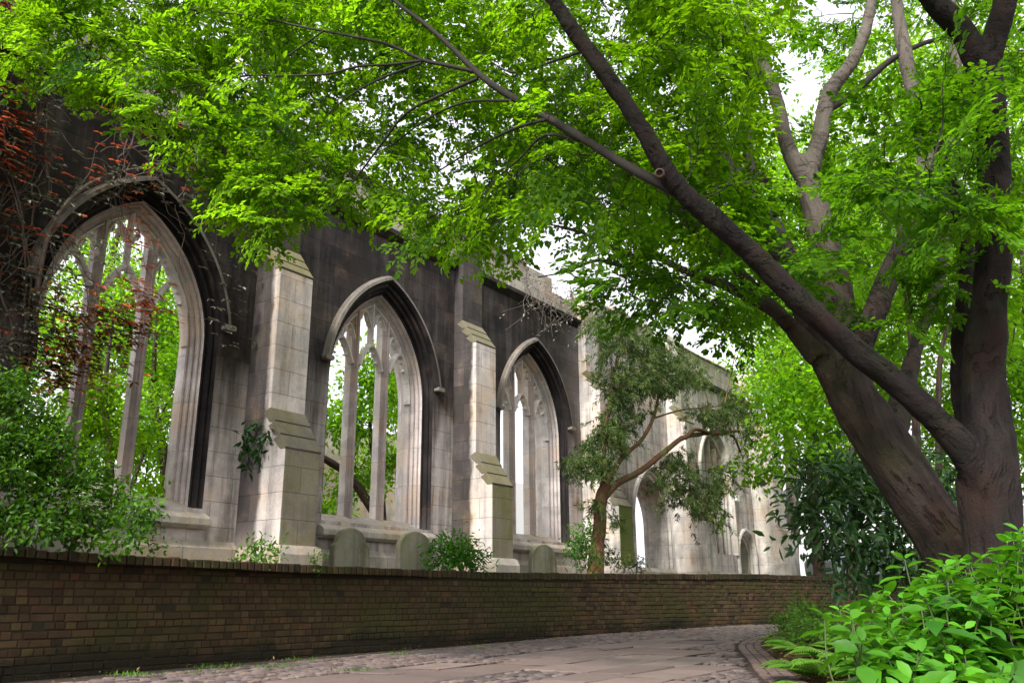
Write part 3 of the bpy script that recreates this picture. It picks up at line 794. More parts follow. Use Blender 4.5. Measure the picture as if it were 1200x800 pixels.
def loft(mb, rings, c, m):                              # rings: list of (points, y)
    for k in range(len(rings) - 1):
        (A, ya), (B, yb) = rings[k], rings[k + 1]
        mm = m[k] if isinstance(m, (list, tuple)) else m
        for i in range(len(A) - 1):
            mb.add([(c + A[i][0], ya, A[i][1]), (c + A[i + 1][0], ya, A[i + 1][1]), (c + B[i + 1][0], yb, B[i + 1][1]), (c + B[i][0], yb, B[i][1])], [(0, 1, 2, 3)], mm)

def bar(mb, path, c, wd, y0, dp, m=0, ch=.35):
    """chamfered stone bar swept along a path in the wall plane"""
    P = np.array(path, float); n = len(P)
    T = np.gradient(P, axis=0); T /= np.linalg.norm(T, axis=1)[:, None] + 1e-9
    N = np.c_[-T[:, 1], T[:, 0]]
    h = wd / 2; k = min(.09, dp * .35)
    prof = [(-h, y0 + k), (-h * ch, y0), (h * ch, y0), (h, y0 + k), (h, y0 + dp - k), (h * ch, y0 + dp), (-h * ch, y0 + dp), (-h, y0 + dp - k)]
    V = []
    for i in range(n):
        for (o, y) in prof:
            q = P[i] + N[i] * o; V.append((c + q[0], y, q[1]))
    Fc = [(i * 8 + j, i * 8 + (j + 1) % 8, (i + 1) * 8 + (j + 1) % 8, (i + 1) * 8 + j) for i in range(n - 1) for j in range(8)]
    Fc += [tuple(range(8)), tuple(range(n * 8 - 1, n * 8 - 9, -1))]
    mb.add(V, Fc, m)

def gothic_window(c):
    sp = lambda w_, zb=ZS: arch_pts(w_, zb, ZSP)
    mb = MB()
    rings = [(sp(1.52), 0.), (sp(1.50), .02), (sp(1.49), .08), (sp(1.455), .065), (sp(1.43), .09), (sp(1.42), .17), (sp(1.385), .155), (sp(1.37), .18)]
    loft(mb, rings, c, 0)
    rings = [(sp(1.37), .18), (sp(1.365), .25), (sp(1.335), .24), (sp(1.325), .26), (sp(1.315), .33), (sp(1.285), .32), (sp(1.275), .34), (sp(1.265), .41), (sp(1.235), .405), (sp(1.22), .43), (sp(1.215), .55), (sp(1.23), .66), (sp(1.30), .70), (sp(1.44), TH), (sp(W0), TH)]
    loft(mb, rings, c, [1, 2, 2, 1, 2, 2, 1, 2, 2, 1, 1, 1, 1, 1])  # front-facing steps take the shade-coloured stone, side-facing ones the pale
    wdw = mb.build('window', [M['jamb_dark'], M['jamb_light'], M['shade_front']], church)
    mb = MB()                                            # hood mould with returned stops
    def hood(w_, n=14):
        Rr = w_ + OFF; a0 = math.asin((ZHOOD - ZSP) / Rr); a1 = math.acos(OFF / Rr)
        rt = [(-OFF + Rr * math.cos(a0 + (a1 - a0) * i / n), ZSP + Rr * math.sin(a0 + (a1 - a0) * i / n)) for i in range(n + 1)]
        return [(-x, z) for x, z in rt] + [(x, z) for x, z in reversed(rt[:-1])]
    rings = [(hood(1.57), -.003), (hood(1.58), -.07), (hood(1.63), -.13), (hood(1.69), -.12), (hood(1.74), -.003)]
    loft(mb, rings, c, [0, 0, 1, 1])
    for sgn in (-1, 1):
        mb.box(c + sgn * 1.64 - .09, c + sgn * 1.64 + .12, -.14, -.004, ZHOOD - .08, ZHOOD + .01, 1, .02)
    mb.build('hood_mould', [M['jamb_dark'], M['hood']], wdw)
    for xm in (-.44, .44):
        mb = MB(); zt = arch_z(xm, 1.21, ZSP) + .02; y0 = .34; z0 = ZS + .13
        half = [(.022, 0), (.03, .03), (.024, .045), (.052, .06), (.046, .085), (.088, .115), (.088, .27), (.05, .33)]
        prof = [(-a_, y0 + b_) for a_, b_ in reversed(half)] + [(a_, y0 + b_) for a_, b_ in half]; k = len(prof)
        mb.add([(c + xm + a_, b_, z0) for a_, b_ in prof] + [(c + xm + a_, b_, zt) for a_, b_ in prof], [(i, (i + 1) % k, (i + 1) % k + k, i + k) for i in range(k)])
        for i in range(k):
            if not (i in (0, k - 2, k - 1, 1)): mb.M[i] = 1  # left side pale as if lit, front and right painted as shaded
        mb.build('mullion', [M['tracery'], M['shade_front']], wdw)
    mb = MB()
    ZH = 6.0
    for lc in (-.86, 0, .86):
        hl = .33
        for s_ in (-1, 1):
            # light head: a pointed arch of two slender bars, each with two small cusps
            pth = [(lc + s_ * hl * (1 - f) ** .62 if f < 1 else lc, 5.50 + (ZH - 5.50) * f ** 1.05) for f in np.linspace(0, 1, 9)]
            if abs(lc) > .1:
                pth = [(math.copysign(min(abs(q[0]), 1.21 if q[1] < ZSP else math.sqrt(max(0, (1.21 + OFF) ** 2 - (q[1] - ZSP) ** 2)) - OFF), q[0]), q[1]) for q in pth]
            bar(mb, pth if s_ < 0 else list(reversed(pth)), c, .085, .37, .18)
            for (f0, dep) in ((.22, .13), (.62, .09)):
                i0 = int(f0 * 8); q0 = np.array(pth[i0]); q1 = np.array(pth[min(8, i0 + 3)])
                tip = (q0 + q1) / 2 + np.array([-s_ * dep, -.02]); ctr = (q0 + tip) / 2 + np.array([s_ * .01, .05])
                bar(mb, [q0, ctr, tip], c, .034, .42, .09); bar(mb, [tip, (q1 + tip) / 2 + np.array([s_ * .01, -.045]), q1], c, .034, .42, .09)
        zt = arch_z(lc, 1.21, ZSP) + .03
        if zt > ZH + .06: bar(mb, [(lc, ZH - .05), (lc, (ZH + zt) / 2), (lc, zt)], c, .095, .375, .17)
    for pc in (-.65, -.22, .22, .65):                      # panel heads under the great arch
        za = arch_z(abs(pc) + .05, 1.21, ZSP) - .02; hl = .17
        for s_ in (-1, 1):
            pth = [(pc + s_ * hl * (1 - f) ** .6 if f < 1 else pc, za - .30 + .30 * f) for f in np.linspace(0, 1, 7)]
            bar(mb, pth if s_ < 0 else list(reversed(pth)), c, .05, .39, .14)
            bar(mb, [(pc + s_ * .15, za - .24), (pc + s_ * .08, za - .20), (pc + s_ * .055, za - .13), (pc + s_ * .09, za - .08)], c, .03, .42, .08)
    bar(mb, [(x, z) for x, z in arch_pts(1.20, ZSP, ZSP)], c, .06, .38, .18)
    mb.build('tracery', M['tracery'], wdw)
    mb = MB(); mb.prismx([(-.10, ZS - .32), (-.16, ZS - .27), (-.16, ZS - .16), (-.12, ZS - .12), (.45, ZS + .17), (.95, ZS + .17), (.95, ZS - .32)], c - 1.58, c + 1.58)
    # splits of the sill blocks
    mb.build('window_sill', M['sill'], wdw, bevel=.012)
    return wdw
for k in (-2, -1, 0, 1): gothic_window(UC + BAY * k)

def weathering(mb, y0, z0, y1, z1, xa, xb, n=3):
    """sloping offset laid in n overlapping courses, from (y0,z0) at the top to (y1,z1)"""
    for i in range(n):
        a, b = i / n, (i + 1) / n
        ya, za = y0 + (y1 - y0) * a, z0 + (z1 - z0) * a; yb, zb = y0 + (y1 - y0) * b, z0 + (z1 - z0) * b
        top = (ya + (.0 if i == 0 else .005), za + .015); nose = (yb - .008, zb + .022)
        P = [top, nose, (nose[0], nose[1] - .035), (nose[0] + .14, nose[1] - .035), (top[0] + .16, top[1] - .08)]
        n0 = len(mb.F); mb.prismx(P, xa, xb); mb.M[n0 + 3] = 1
def buttress(cu, wd, eprof, mat, wmat, plinth=True, front=None):
    (e1, z1), (e2, z2a, z2b), (e3, z3a, z3b), ztop = eprof
    h = wd / 2
    mb = MB()
    mb.prismx([(-.003, 1.0), (-e1, 1.0), (-e1, z1), (-e2, z2a), (-e2, z2b), (-e3, z3a), (-e3, ztop), (-.003, ztop)], cu - h, cu + h)
    o = mb.build('buttress', [mat, front or mat], church, bevel=.018)
    if front:
        for p in o.data.polygons:
            if p.normal.y < -.9 and p.center.y < -e1 + .02: p.material_index = 1
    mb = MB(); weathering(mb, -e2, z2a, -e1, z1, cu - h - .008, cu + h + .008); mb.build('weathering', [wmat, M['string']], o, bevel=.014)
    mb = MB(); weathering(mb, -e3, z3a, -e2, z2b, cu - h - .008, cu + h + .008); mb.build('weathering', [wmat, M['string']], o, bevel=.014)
    if plinth:
        mb = MB(); pw, pe_ = h + .07, e1 + .13
        mb.prism([(cu - pw, 1.0), (cu + pw, 1.0), (cu + pw, 1.58), (cu + pw - .06, 1.70), (cu - pw + .06, 1.70), (cu - pw, 1.58)], -pe_ + .06, -.13)
        mb.prismx([(-pe_, 1.0), (-pe_, 1.56), (-pe_ + .062, 1.69), (-pe_ + .062, 1.0)], cu - pw + .002, cu + pw - .002)
        mb.build('buttress_plinth', M['sill'], o, bevel=.02)
    return o
PR = ((1.1, 3.22), (.65, 3.93, 6.43), (.25, 7.0, 7.0), 9.45)
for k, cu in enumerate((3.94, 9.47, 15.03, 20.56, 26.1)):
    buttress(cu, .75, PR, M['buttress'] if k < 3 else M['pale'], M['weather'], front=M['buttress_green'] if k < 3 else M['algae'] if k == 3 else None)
buttress(33.55, 1.0, ((1.3, 3.15), (.95, 3.6, 7.2), (.45, 7.7, 7.7), 9.6), M['pale'], M['sill'])

# doorway in the fourth bay
def doorway(cn, wd, zb, zsp, off, depth, cat):
    mb = MB(); A = lambda w_: arch_pts(w_, zb, zsp, off)
    loft(mb, [(A(wd + .16), -.003), (A(wd + .15), -.08), (A(wd + .08), -.1), (A(wd), -.003), (A(wd - .03), .06), (A(wd - .09), .05), (A(wd - .12), .14), (A(wd - .2), .15), (A(wd - .22), depth), (A(wd), depth)], cn, 0)
    return mb.build(cat, M['pale'], church)
dw = doorway(*DOOR, TH, 'doorway')
mb = MB(); mb.box(DOOR[0] - 1.12, DOOR[0] - .42, .62, .70, 1.2, 4.05, 0, .01)
for zz in (1.7, 2.6, 3.5): mb.box(DOOR[0] - 1.10, DOOR[0] - .44, .60, .619, zz, zz + .1, 0)
d1 = mb.build('door_leaf', M['wood'], dw)
mb = MB(); mb.box(DOOR[0] - .46, DOOR[0] - .41, .55, .617, 1.2, 4.0, 0); mb.build('door_edge', M['pale'], dw)
mb = MB(); mb.box(DOOR[0] - 1.13, DOOR[0] + 1.13, 1.6, 1.75, 1.0, 5.0); mb.build('inner_wall', M['pale'], dw)
sd_ = doorway(*SDOOR, TH, 'small_doorway')
mb = MB(); mb.box(SDOOR[0] - .57, SDOOR[0] + .57, .62, .70, 1.2, 3.2); mb.build('door_leaf', M['northwall'], sd_)
# fifth window: blocked below, with two leaded grilles
mb = MB(); A = lambda w_: arch_pts(w_, WIN5[2], WIN5[3], WIN5[4])
loft(mb, [(A(1.5), -.003), (A(1.49), -.1), (A(1.41), -.1), (A(1.35), -.003), (A(1.30), .1), (A(1.2), .12), (A(1.16), .4), (A(1.35), TH)], WIN5[0], 0)
w5 = mb.build('window', M['pale'], church)
mb = MB()
for xm in (-1.0, -.45, .1, .65, 1.1): bar(mb, [(xm, 2.4), (xm, 4.), (xm, arch_z(xm, 1.18, 5., .45))], WIN5[0], .2, .18, .3)
mb.build('mullion', M['pale'], w5)
mb = MB(); mb.box(WIN5[0] - 1.3, WIN5[0] + 1.3, .34, .36, 2.3, 6.6); mb.build('leaded_pane', M['darkiron'], w5)
mb = MB(); mb.box(31.05, 31.35, -.16, -.003, 4.35, 4.6, 0, .02); mb.build('wall_lamp_box', M['render'], church)
# the opposite (north) wall seen through the windows, with a leaded window
mb = MB(); NW = 10.5
facade(mb, 19., 26.6, 1., 7., NW, []); mb.box(19., 26.6, NW + .003, NW + .6, 1., 7.)
mb.build('north_wall', M['northwall'], church)
mb = MB(); mb.box(27.6, 27.95, 6.5, 6.9, 1., 7.5); mb.build('inner_pier', M['pale'], church)
# east range: whitewashed wall with leaded window
mb = MB(); mb.box(26.2, 40., 13., 13.5, 1., 6.6); nb = mb.build('whitewashed_wall', M['render'], church)
mb = MB(); mb.box(27.9, 30.1, 12.9, 12.985, 3.6, 6.2); fr = mb.build('leaded_window', M['glass'], nb)
mb = MB()
for i in range(9): mb.box(27.95 + i * .27 - .015, 27.95 + i * .27 + .015, 12.86, 12.897, 3.6, 6.2)
for i in range(9): mb.box(27.9, 30.1, 12.86, 12.894, 3.65 + i * .31 - .015, 3.65 + i * .31 + .015)
mb.build('lead_came', M['darkiron'], fr)

# ------------------------------------------------------------------ gravestones
def gravestone(px0, px1, ytop, ybot, e, th, label, style, lean=0.):
    a, b = PW(px0, ybot, e), PW(px1, ybot, e); top = PW((px0 + px1) / 2, ytop, e)
    c = (a + b) / 2; wd = np.linalg.norm((b - a)[:2]); zt = top[2]; z0 = 1.25
    h = wd / 2; P = []
    if style == 0: P = [(-h, 0), (h, 0), (h, zt - z0 - .32), (h * .84, zt - z0 - .27)] + [(h * .8 * math.cos(t), zt - z0 - .26 + .26 * math.sin(t)) for t in np.linspace(.15, math.pi - .15, 12)] + [(-h * .84, zt - z0 - .27), (-h, zt - z0 - .32)]
    else: P = [(-h, 0), (h, 0)] + [(h * math.cos(t), zt - z0 - .45 * h * 1.6 + .45 * h * 1.6 * math.sin(t)) for t in np.linspace(0, math.pi, 15)]
    root = mesh('gravestone', [], [], M['grave'])
    bpy.data.objects.remove(root)
    mb = MB(); mb.prism(P, -th / 2, th / 2)
    o = mb.build('gravestone', M['grave'], None)
    o.location = (c[0], c[1], z0); o.rotation_euler = (lean, 0, math.atan2(dv[1], dv[0]))
    bv = o.modifiers.new('bevel', 'BEVEL'); bv.width = .018; bv.segments = 2; bv.limit_method = 'ANGLE'
    return tag(o, label, 'gravestone', 'old headstones against the church wall')
gravestone(389, 431, 618, 661, .55, .13, 'wide headstone leaning under the middle window, left of the bush', 0, -.05)
gravestone(466, 504, 622, 665, .95, .12, 'narrower round-topped headstone touching the bright green bush', 1, -.03)
gravestone(622, 651, 637, 668, .75, .12, 'mossy round-topped headstone under the third window', 1, -.03)

# ------------------------------------------------------------------ the two big trees over the lane
THIN = {}
def limb(tb, nodes, pts, sides=14, wob=.10, sub=6, seed=0.):
    if tb in THIN and max(q[3] for q in pts) < .065: tb = THIN[tb]
    P = [at(x, y, Y) for x, y, Y, r in pts]; rad = [r for *_, r in pts]
    P, rad = smooth_path(P, rad, sub); tb.add(P, rad, sides, wob, seed)
    nodes += list(P)
    return P

def scar(parent, x, y, Y, r, nrm, org):
    c = at(x, y, Y) - np.asarray(org); n = np.asarray(nrm, float); n /= np.linalg.norm(n)
    a = np.cross(n, (0, 0, 1.)); a /= np.linalg.norm(a); b = np.cross(n, a)
    V = []; Fc = []; k = 16
    prof = [(1.25, -.05), (1.1, .02), (.85, .035), (.66, .01), (.6, -.005)]
    for (rr, h) in prof:
        for i in range(k):
            t = 2 * math.pi * i / k; V.append(c + (a * math.cos(t) + b * math.sin(t)) * r * rr + n * h)
    for j in range(len(prof) - 1):
        for i in range(k): Fc.append((j * k + i, j * k + (i + 1) % k, (j + 1) * k + (i + 1) % k, (j + 1) * k + i))
    Fc.append(tuple((len(prof) - 1) * k + i for i in range(k)))
    mesh('branch_scar', V, Fc, M['scar'], parent, True)

# tree A : pale leaning trunk; many limbs
baseA = at(1158, 800, 8.7); baseA[2] = bed_z(baseA[0], baseA[1])
treeA = empty('leaning_tree', tuple(baseA)); tag(treeA, 'big grey barked tree whose thick trunk leans left over the lane', 'tree')
tA = TB(); nA = []; THIN[tA] = TB()
limb(tA, nA, [(1172, 850, 8.7, 0.411), (1150, 750, 8.7, 0.332), (1118, 655, 8.7, 0.292), (1068, 570, 8.7, 0.273), (1018, 495, 8.75, 0.261), (985, 440, 8.8, 0.245), (968, 405, 8.85, 0.198)], 20, .13, 8, 1.)
limb(tA, nA, [(1012, 490, 8.8, 0.249), (990, 420, 8.95, 0.216), (978, 340, 9.1, 0.195), (962, 270, 9.2, 0.174), (948, 215, 9.3, 0.141), (935, 185, 9.35, 0.116)], 16, .14, 6, 2.)
limb(tA, nA, [(945, 215, 9.3, 0.117), (922, 170, 9.4, 0.095), (908, 110, 9.5, 0.081), (888, 60, 9.6, 0.072), (876, 15, 9.7, 0.063), (868, -60, 9.9, 0.045)], 12, .14, 6, 3.)
limb(tA, nA, [(944, 215, 9.3, 0.126), (960, 165, 9.3, 0.108), (972, 110, 9.3, 0.099), (1000, 70, 9.3, 0.086), (1018, 20, 9.3, 0.072), (1030, -60, 9.4, 0.054)], 12, .14, 6, 4.)
limb(tA, nA, [(968, 130, 9.3, 0.054), (1005, 105, 9.4, 0.045), (1042, 72, 9.5, 0.041), (1085, 50, 9.7, 0.032), (1130, 40, 9.9, 0.018)], 8, .1, 5, 5.)
limb(tA, nA, [(895, 215, 9.6, 0.090), (878, 190, 9.7, 0.068), (880, 130, 9.8, 0.054), (888, 85, 9.9, 0.045), (870, 60, 10, 0.032), (830, 30, 10.3, 0.018)], 8, .12, 5, 6.)
limb(tA, nA, [(1000, 420, 8.8, 0.160), (1025, 365, 8.9, 0.136), (1048, 310, 9., 0.124), (1068, 265, 9.1, 0.112), (1085, 190, 9.3, 0.104), (1072, 120, 9.4, 0.100), (1062, 70, 9.5, 0.096), (1050, 0, 9.6, 0.080), (1045, -60, 9.7, 0.056)], 14, .14, 6, 7.)
limb(tA, nA, [(1002, 470, 8.9, 0.192), (955, 385, 9., 0.152), (915, 290, 9.1, 0.140), (880, 235, 9.2, 0.132), (845, 180, 9.3, 0.112), (815, 110, 9.5, 0.088), (785, 60, 9.7, 0.072), (740, 10, 9.9, 0.056), (700, -50, 10.1, 0.040)], 14, .14, 6, 8.)
limb(tA, nA, [(960, 420, 8.75, 0.135), (920, 375, 8.8, 0.090), (880, 335, 8.9, 0.077), (850, 300, 9., 0.068), (815, 268, 9.1, 0.063), (775, 228, 9.2, 0.045), (735, 190, 9.4, 0.032), (690, 165, 9.7, 0.018)], 10, .14, 6, 9.)
limb(tA, nA, [(915, 368, 8.82, .072), (872, 345, 8.8, 0.068), (835, 328, 8.9, 0.056), (800, 316, 9.0, 0.050), (768, 300, 9.2, 0.049), (742, 300, 9.4, 0.045), (712, 288, 9.6, 0.036), (680, 272, 9.8, 0.027), (640, 262, 10.2, 0.018), (600, 250, 10.6, 0.011)], 9, .15, 5, 10.)
limb(tA, nA, [(765, 300, 9.2, 0.036), (735, 312, 9.4, 0.029), (700, 305, 9.6, 0.023), (665, 318, 9.9, 0.013), (630, 325, 10.2, 0.007)], 7, .1, 5, 11.)
limb(tA, nA, [(1040, 530, 8.6, 0.160), (1075, 400, 9.6, 0.080), (1100, 330, 10., 0.072), (1112, 230, 10.2, 0.080), (1122, 120, 10.3, 0.088), (1118, 60, 10.4, 0.080), (1112, -40, 10.5, 0.064)], 12, .14, 6, 12.)
trA = tA.solid('trunk', M['trunk'], treeA, baseA)

# tree B : dark trunk at the right, with a long limb reaching left overhead
baseB = at(1188, 800, 7.5); baseB[2] = bed_z(baseB[0], baseB[1])
treeB = empty('shade_tree', tuple(baseB)); tag(treeB, 'nearly black forked tree at the right edge, its limb crossing the frame', 'tree')
tB = TB(); nB = []; THIN[tB] = TB()
limb(tB, nB, [(1180, 860, 7.5, 0.343), (1172, 740, 7.5, 0.265), (1166, 640, 7.5, 0.242), (1160, 570, 7.5, 0.250), (1158, 520, 7.5, 0.218), (1152, 430, 7.5, 0.176), (1160, 350, 7.5, 0.160), (1166, 260, 7.45, 0.156), (1164, 170, 7.4, 0.148), (1156, 90, 7.3, 0.148), (1150, 55, 7.3, 0.148)], 18, .13, 8, 20.)
limb(tB, nB, [(1150, 80, 7.3, 0.136), (1128, 38, 7.2, 0.120), (1100, 8, 7.1, 0.112), (1065, -30, 7., 0.096), (1010, -80, 6.9, 0.080), (930, -160, 6.7, .055), (860, -270, 6.5, .03), (820, -380, 6.3, .01)], 14, .1, 6, 21.)
limb(tB, nB, [(1152, 85, 7.3, 0.144), (1168, 40, 7.2, 0.120), (1178, 0, 7.1, 0.112), (1190, -70, 7., 0.096), (1205, -170, 6.9, .06), (1215, -300, 6.7, .03), (1220, -420, 6.6, .01)], 14, .1, 6, 22.)
BL = limb(tB, nB, [(1165, 590, 7.45, 0.173), (1135, 535, 7.4, 0.137), (1095, 490, 7.35, 0.119), (1045, 445, 7.25, 0.112), (990, 400, 7.15, 0.107), (930, 345, 7., 0.102), (880, 295, 6.9, 0.099), (830, 252, 6.75, 0.095), (788, 212, 6.65, 0.090), (755, 155, 6.55, 0.083), (715, 95, 6.45, 0.076), (675, 40, 6.35, 0.071), (648, 0, 6.3, 0.065), (610, -60, 6.2, 0.058), (585, -130, 6.1, .045), (555, -230, 5.9, .028), (530, -340, 5.7, .010)], 16, .12, 7, 23.)
limb(tB, nB, [(1152, 560, 7.7, 0.160), (1132, 480, 7.9, 0.120), (1128, 400, 8., 0.108), (1134, 320, 8.1, 0.096), (1122, 240, 8.2, 0.080), (1100, 170, 8.3, 0.064), (1090, 100, 8.5, 0.048)], 12, .14, 6, 24.)
# long branches over the lane towards the church
mainb = [(812, 236, 6.72, .05), (775, 216, 6.76, .050), (730, 192, 6.9, .046), (687, 165, 7.1, .043), (645, 140, 7.3, .042), (605, 117, 7.5, .039), (575, 98, 7.6, .036), (556, 82, 7.7, .034), (531, 58, 7.8, .028), (500, 30, 7.9, .024), (461, 0, 8., .02), (420, -40, 8.1, .015)]
limb(tB, nB, mainb, 8, .1, 5, 25.)
for pts in ([(556, 84, 7.7, .024), (520, 76, 7.8, .021), (494, 70, 7.9, .019), (460, 54, 8., .016), (424, 45, 8.1, .015), (360, 33, 8.3, .013), (300, 20, 8.5, .011), (230, 12, 8.8, .009), (150, 2, 9.2, .007)],
            [(496, 71, 7.9, .017), (455, 76, 8., .015), (420, 78, 8.1, .013), (382, 87, 8.2, .012), (330, 89, 8.4, .011), (290, 89, 8.6, .010), (230, 100, 8.9, .008), (180, 110, 9.2, .006)],
            [(560, 92, 7.7, .02), (520, 110, 7.9, .017), (477, 132, 8.1, .015), (450, 165, 8.4, .013), (420, 205, 8.7, .011), (390, 240, 8.9, .009), (350, 262, 9.2, .006)],
            [(494, 74, 7.9, .014), (440, 95, 8.1, .012), (400, 120, 8.4, .010), (370, 150, 8.7, .009), (345, 180, 9., .007), (320, 215, 9.3, .005)],
            [(600, 118, 7.5, .016), (545, 120, 7.8, .013), (500, 140, 8.2, .011), (460, 170, 8.7, .008)],
            [(640, 140, 7.3, .018), (600, 152, 7.7, .015), (555, 175, 8.2, .012), (515, 200, 8.8, .009)],
            [(720, 100, 6.5, .02), (690, 62, 6.8, .016), (655, 70, 7.2, .012), (600, 85, 7.6, .010), (560, 60, 8., .006)],
            [(758, 60, 9.8, .025), (700, 55, 9.6, .02), (640, 70, 9.4, .015), (590, 50, 9.4, .01)],
            [(690, 168, 7.1, .018), (640, 158, 7.4, .014), (610, 185, 7.8, .011), (575, 215, 8.3, .007)],
            [(380, 36, 8.2, .011), (330, 70, 8.4, .009), (270, 105, 8.7, .007), (230, 150, 9., .005)],
            [(240, 12, 8.8, .008), (180, 40, 9., .007), (130, 70, 9.2, .005), (80, 90, 9.4, .004)]):
    limb(tB, nB, pts, 6, .05, 4)
trB = tB.solid('trunk', M['trunk_dark'], treeB, baseB)
vcam = np.array([0, 0, CZ])
for (x, y, Y, r) in ((1171, 263, 7.24, .042), (773, 203, 6.51, .036)):
    scar(trB, x, y, Y, r, vcam - at(x, y, Y) + np.array([.0, .0, .6]), baseB)

# canopy: where it hangs, as (x, lowest y) across the picture, and thin spots where the sky breaks through
low = np.array([(-60, 60), (0, 30), (30, 95), (60, 112), (110, 105), (150, 130), (180, 150), (215, 165), (250, 200), (275, 262), (320, 272), (370, 246), (410, 228), (460, 240), (490, 258), (520, 292), (560, 298), (590, 272), (620, 245), (680, 275), (720, 300), (760, 335), (800, 350), (850, 370), (880, 400), (940, 420)], float)
holes = [(522, 195, 34, 40), (812, 288, 48, 26), (400, 62, 60, 22), (640, 62, 55, 30), (345, 100, 34, 22), (480, 125, 50, 30), (620, 125, 30, 20), (770, 130, 30, 60), (560, 130, 30, 22), (390, 110, 26, 18), (742, 250, 30, 22), (900, 150, 26, 60), (690, 35, 30, 20), (250, 40, 24, 20), (930, 100, 30, 60), (1010, 170, 30, 30)]
def hole(x, y):
    k = 1.
    for hx, hy, rx, ry in holes:
        q = ((x - hx) / (rx * .85)) ** 2 + ((y - hy) / (ry * .85)) ** 2
        if q < 1: k = min(k, .10)
        elif q < 2.2: k = min(k, .10 + .90 * (q - 1) / 1.2)
    return k
def canopy_pts(n, x0, x1, y0, ymax, dep, dens=lambda x, y: 1.):
    out = []; tries = 0
    while len(out) < n and tries < n * 60:
        tries += 1
        x = R.uniform(x0, x1); y = R.uniform(y0, ymax)
        yl = np.interp(x, low[:, 0], low[:, 1])
        if y > yl - 12: continue
        if R.random() > hole(x, y) * dens(x, y): continue
        Y = dep(x, y)
        P = at(x, y, Y)
        if P @ nv < -DW + 1.2: continue
        out.append(P)
    return out
protos = [make_spray(R.uniform(.5, .68), .054, 6) for _ in range(12)]
lb = LB(); tw = THIN[tB]
c1 = canopy_pts(420, 10, 330, -60, 300, lambda x, y: R.uniform(8.4, 10.2) - .0 * y)
c2 = canopy_pts(540, 300, 640, -60, 320, lambda x, y: R.uniform(8.0, 11.0))
c3 = canopy_pts(340, 600, 880, -60, 260, lambda x, y: R.uniform(6.9, 9.8))
over = []  # crown carried on above the frame, unseen, added to shade the trunks
for _ in range(230):
    x, y = R.uniform(250, 1300), R.uniform(-620, -70)
    over.append(at(x, y, R.uniform(4.6, 7.5)))
cB = np.array(c1 + c2 + c3 + over)
od = connect(tw, nB, cB, .010, .004)
sprays_on(lb, tw, cB, .064, .62, protos, od, .14, .28)
# low twigs near the right trunk
def extra(pts, nper, spread, dep):
    o = []
    for (x, y) in pts:
        for _ in range(nper):
            o.append(at(x + R.normal() * spread, y + R.normal() * spread * .7, dep + R.normal() * .35))
    return o
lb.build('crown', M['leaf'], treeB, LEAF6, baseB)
tw.build('twigs', M['twig'], treeB, baseB)

lb = LB(); tw = THIN[tA]
c4 = canopy_pts(380, 560, 900, -60, 430, lambda x, y: R.uniform(9.4, 13.))
c5 = []
for _ in range(400):
    x = R.uniform(860, 1230); y = R.uniform(-70, 330)
    if R.random() > hole(x, y) * (.75 if y < 120 else .42): continue
    c5.append(at(x, y, R.uniform(9.7, 13.5) if x < 1080 else R.uniform(8.3, 13.)))
c6 = extra([(860, 300), (905, 330), (850, 355), (800, 345), (895, 270), (930, 300), (760, 340), (720, 320)], 7, 20, 8.3) + extra([(1040, 390), (1080, 300), (1110, 200), (1120, 160), (1090, 240), (1130, 330), (1060, 150), (1040, 200)], 6, 24, 7.9)
c7 = extra([(1105, 175), (1085, 215), (1095, 130), (1130, 260), (1060, 215), (1110, 240)], 6, 26, 6.9)
over = []  # likewise out of view overhead, added for its shade
for _ in range(170):
    over.append(at(R.uniform(700, 1350), R.uniform(-520, -70), R.uniform(7.5, 12.)))
cA = np.array(c4 + c5 + c6 + c7 + over)
od = connect(tw, nA, cA, .010, .004)
sprays_on(lb, tw, cA, .068, .62, protos, od, .14, .28)
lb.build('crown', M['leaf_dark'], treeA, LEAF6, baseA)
tw.build('twigs', M['twig'], treeA, baseA)

# ------------------------------------------------------------------ background trees
def bg_tree(name, label, x, y, Y, trunk, blobs, n, leaf, mat, bark, group=None, zbase=None, cat='tree'):
    """trunk: list of (dx px..) limbs as pixel/depth polylines; blobs: (x,y,Y,rx,ry,rz)"""
    b = at(x, y, Y)
    if zbase is not None: b[2] = zbase
    root = empty(name, tuple(b)); tag(root, label, cat, group)
    tb = TB(); nodes = []
    for pts in trunk: limb(tb, nodes, pts, 9, .12, 5, R.uniform(0, 50))
    lb = LB()
    tot = sum(q[3] * q[4] for q in blobs)
    cs = []
    for (bx, by, bY, rx, ry, rz) in blobs:
        k = int(n * rx * ry / tot)
        C = blob_leaves(lb, at(bx, by, bY), (rx, ry, rz), k, leaf, .5, shell=.25, upbias=.8, drop=.25)
        cs += list(C[::5])
    connect(tb, nodes, np.array(cs), .018, .006, 4)
    tb.build('trunk', bark, root, b)
    lb.build('crown', mat, root, LEAF4, b)
    return root
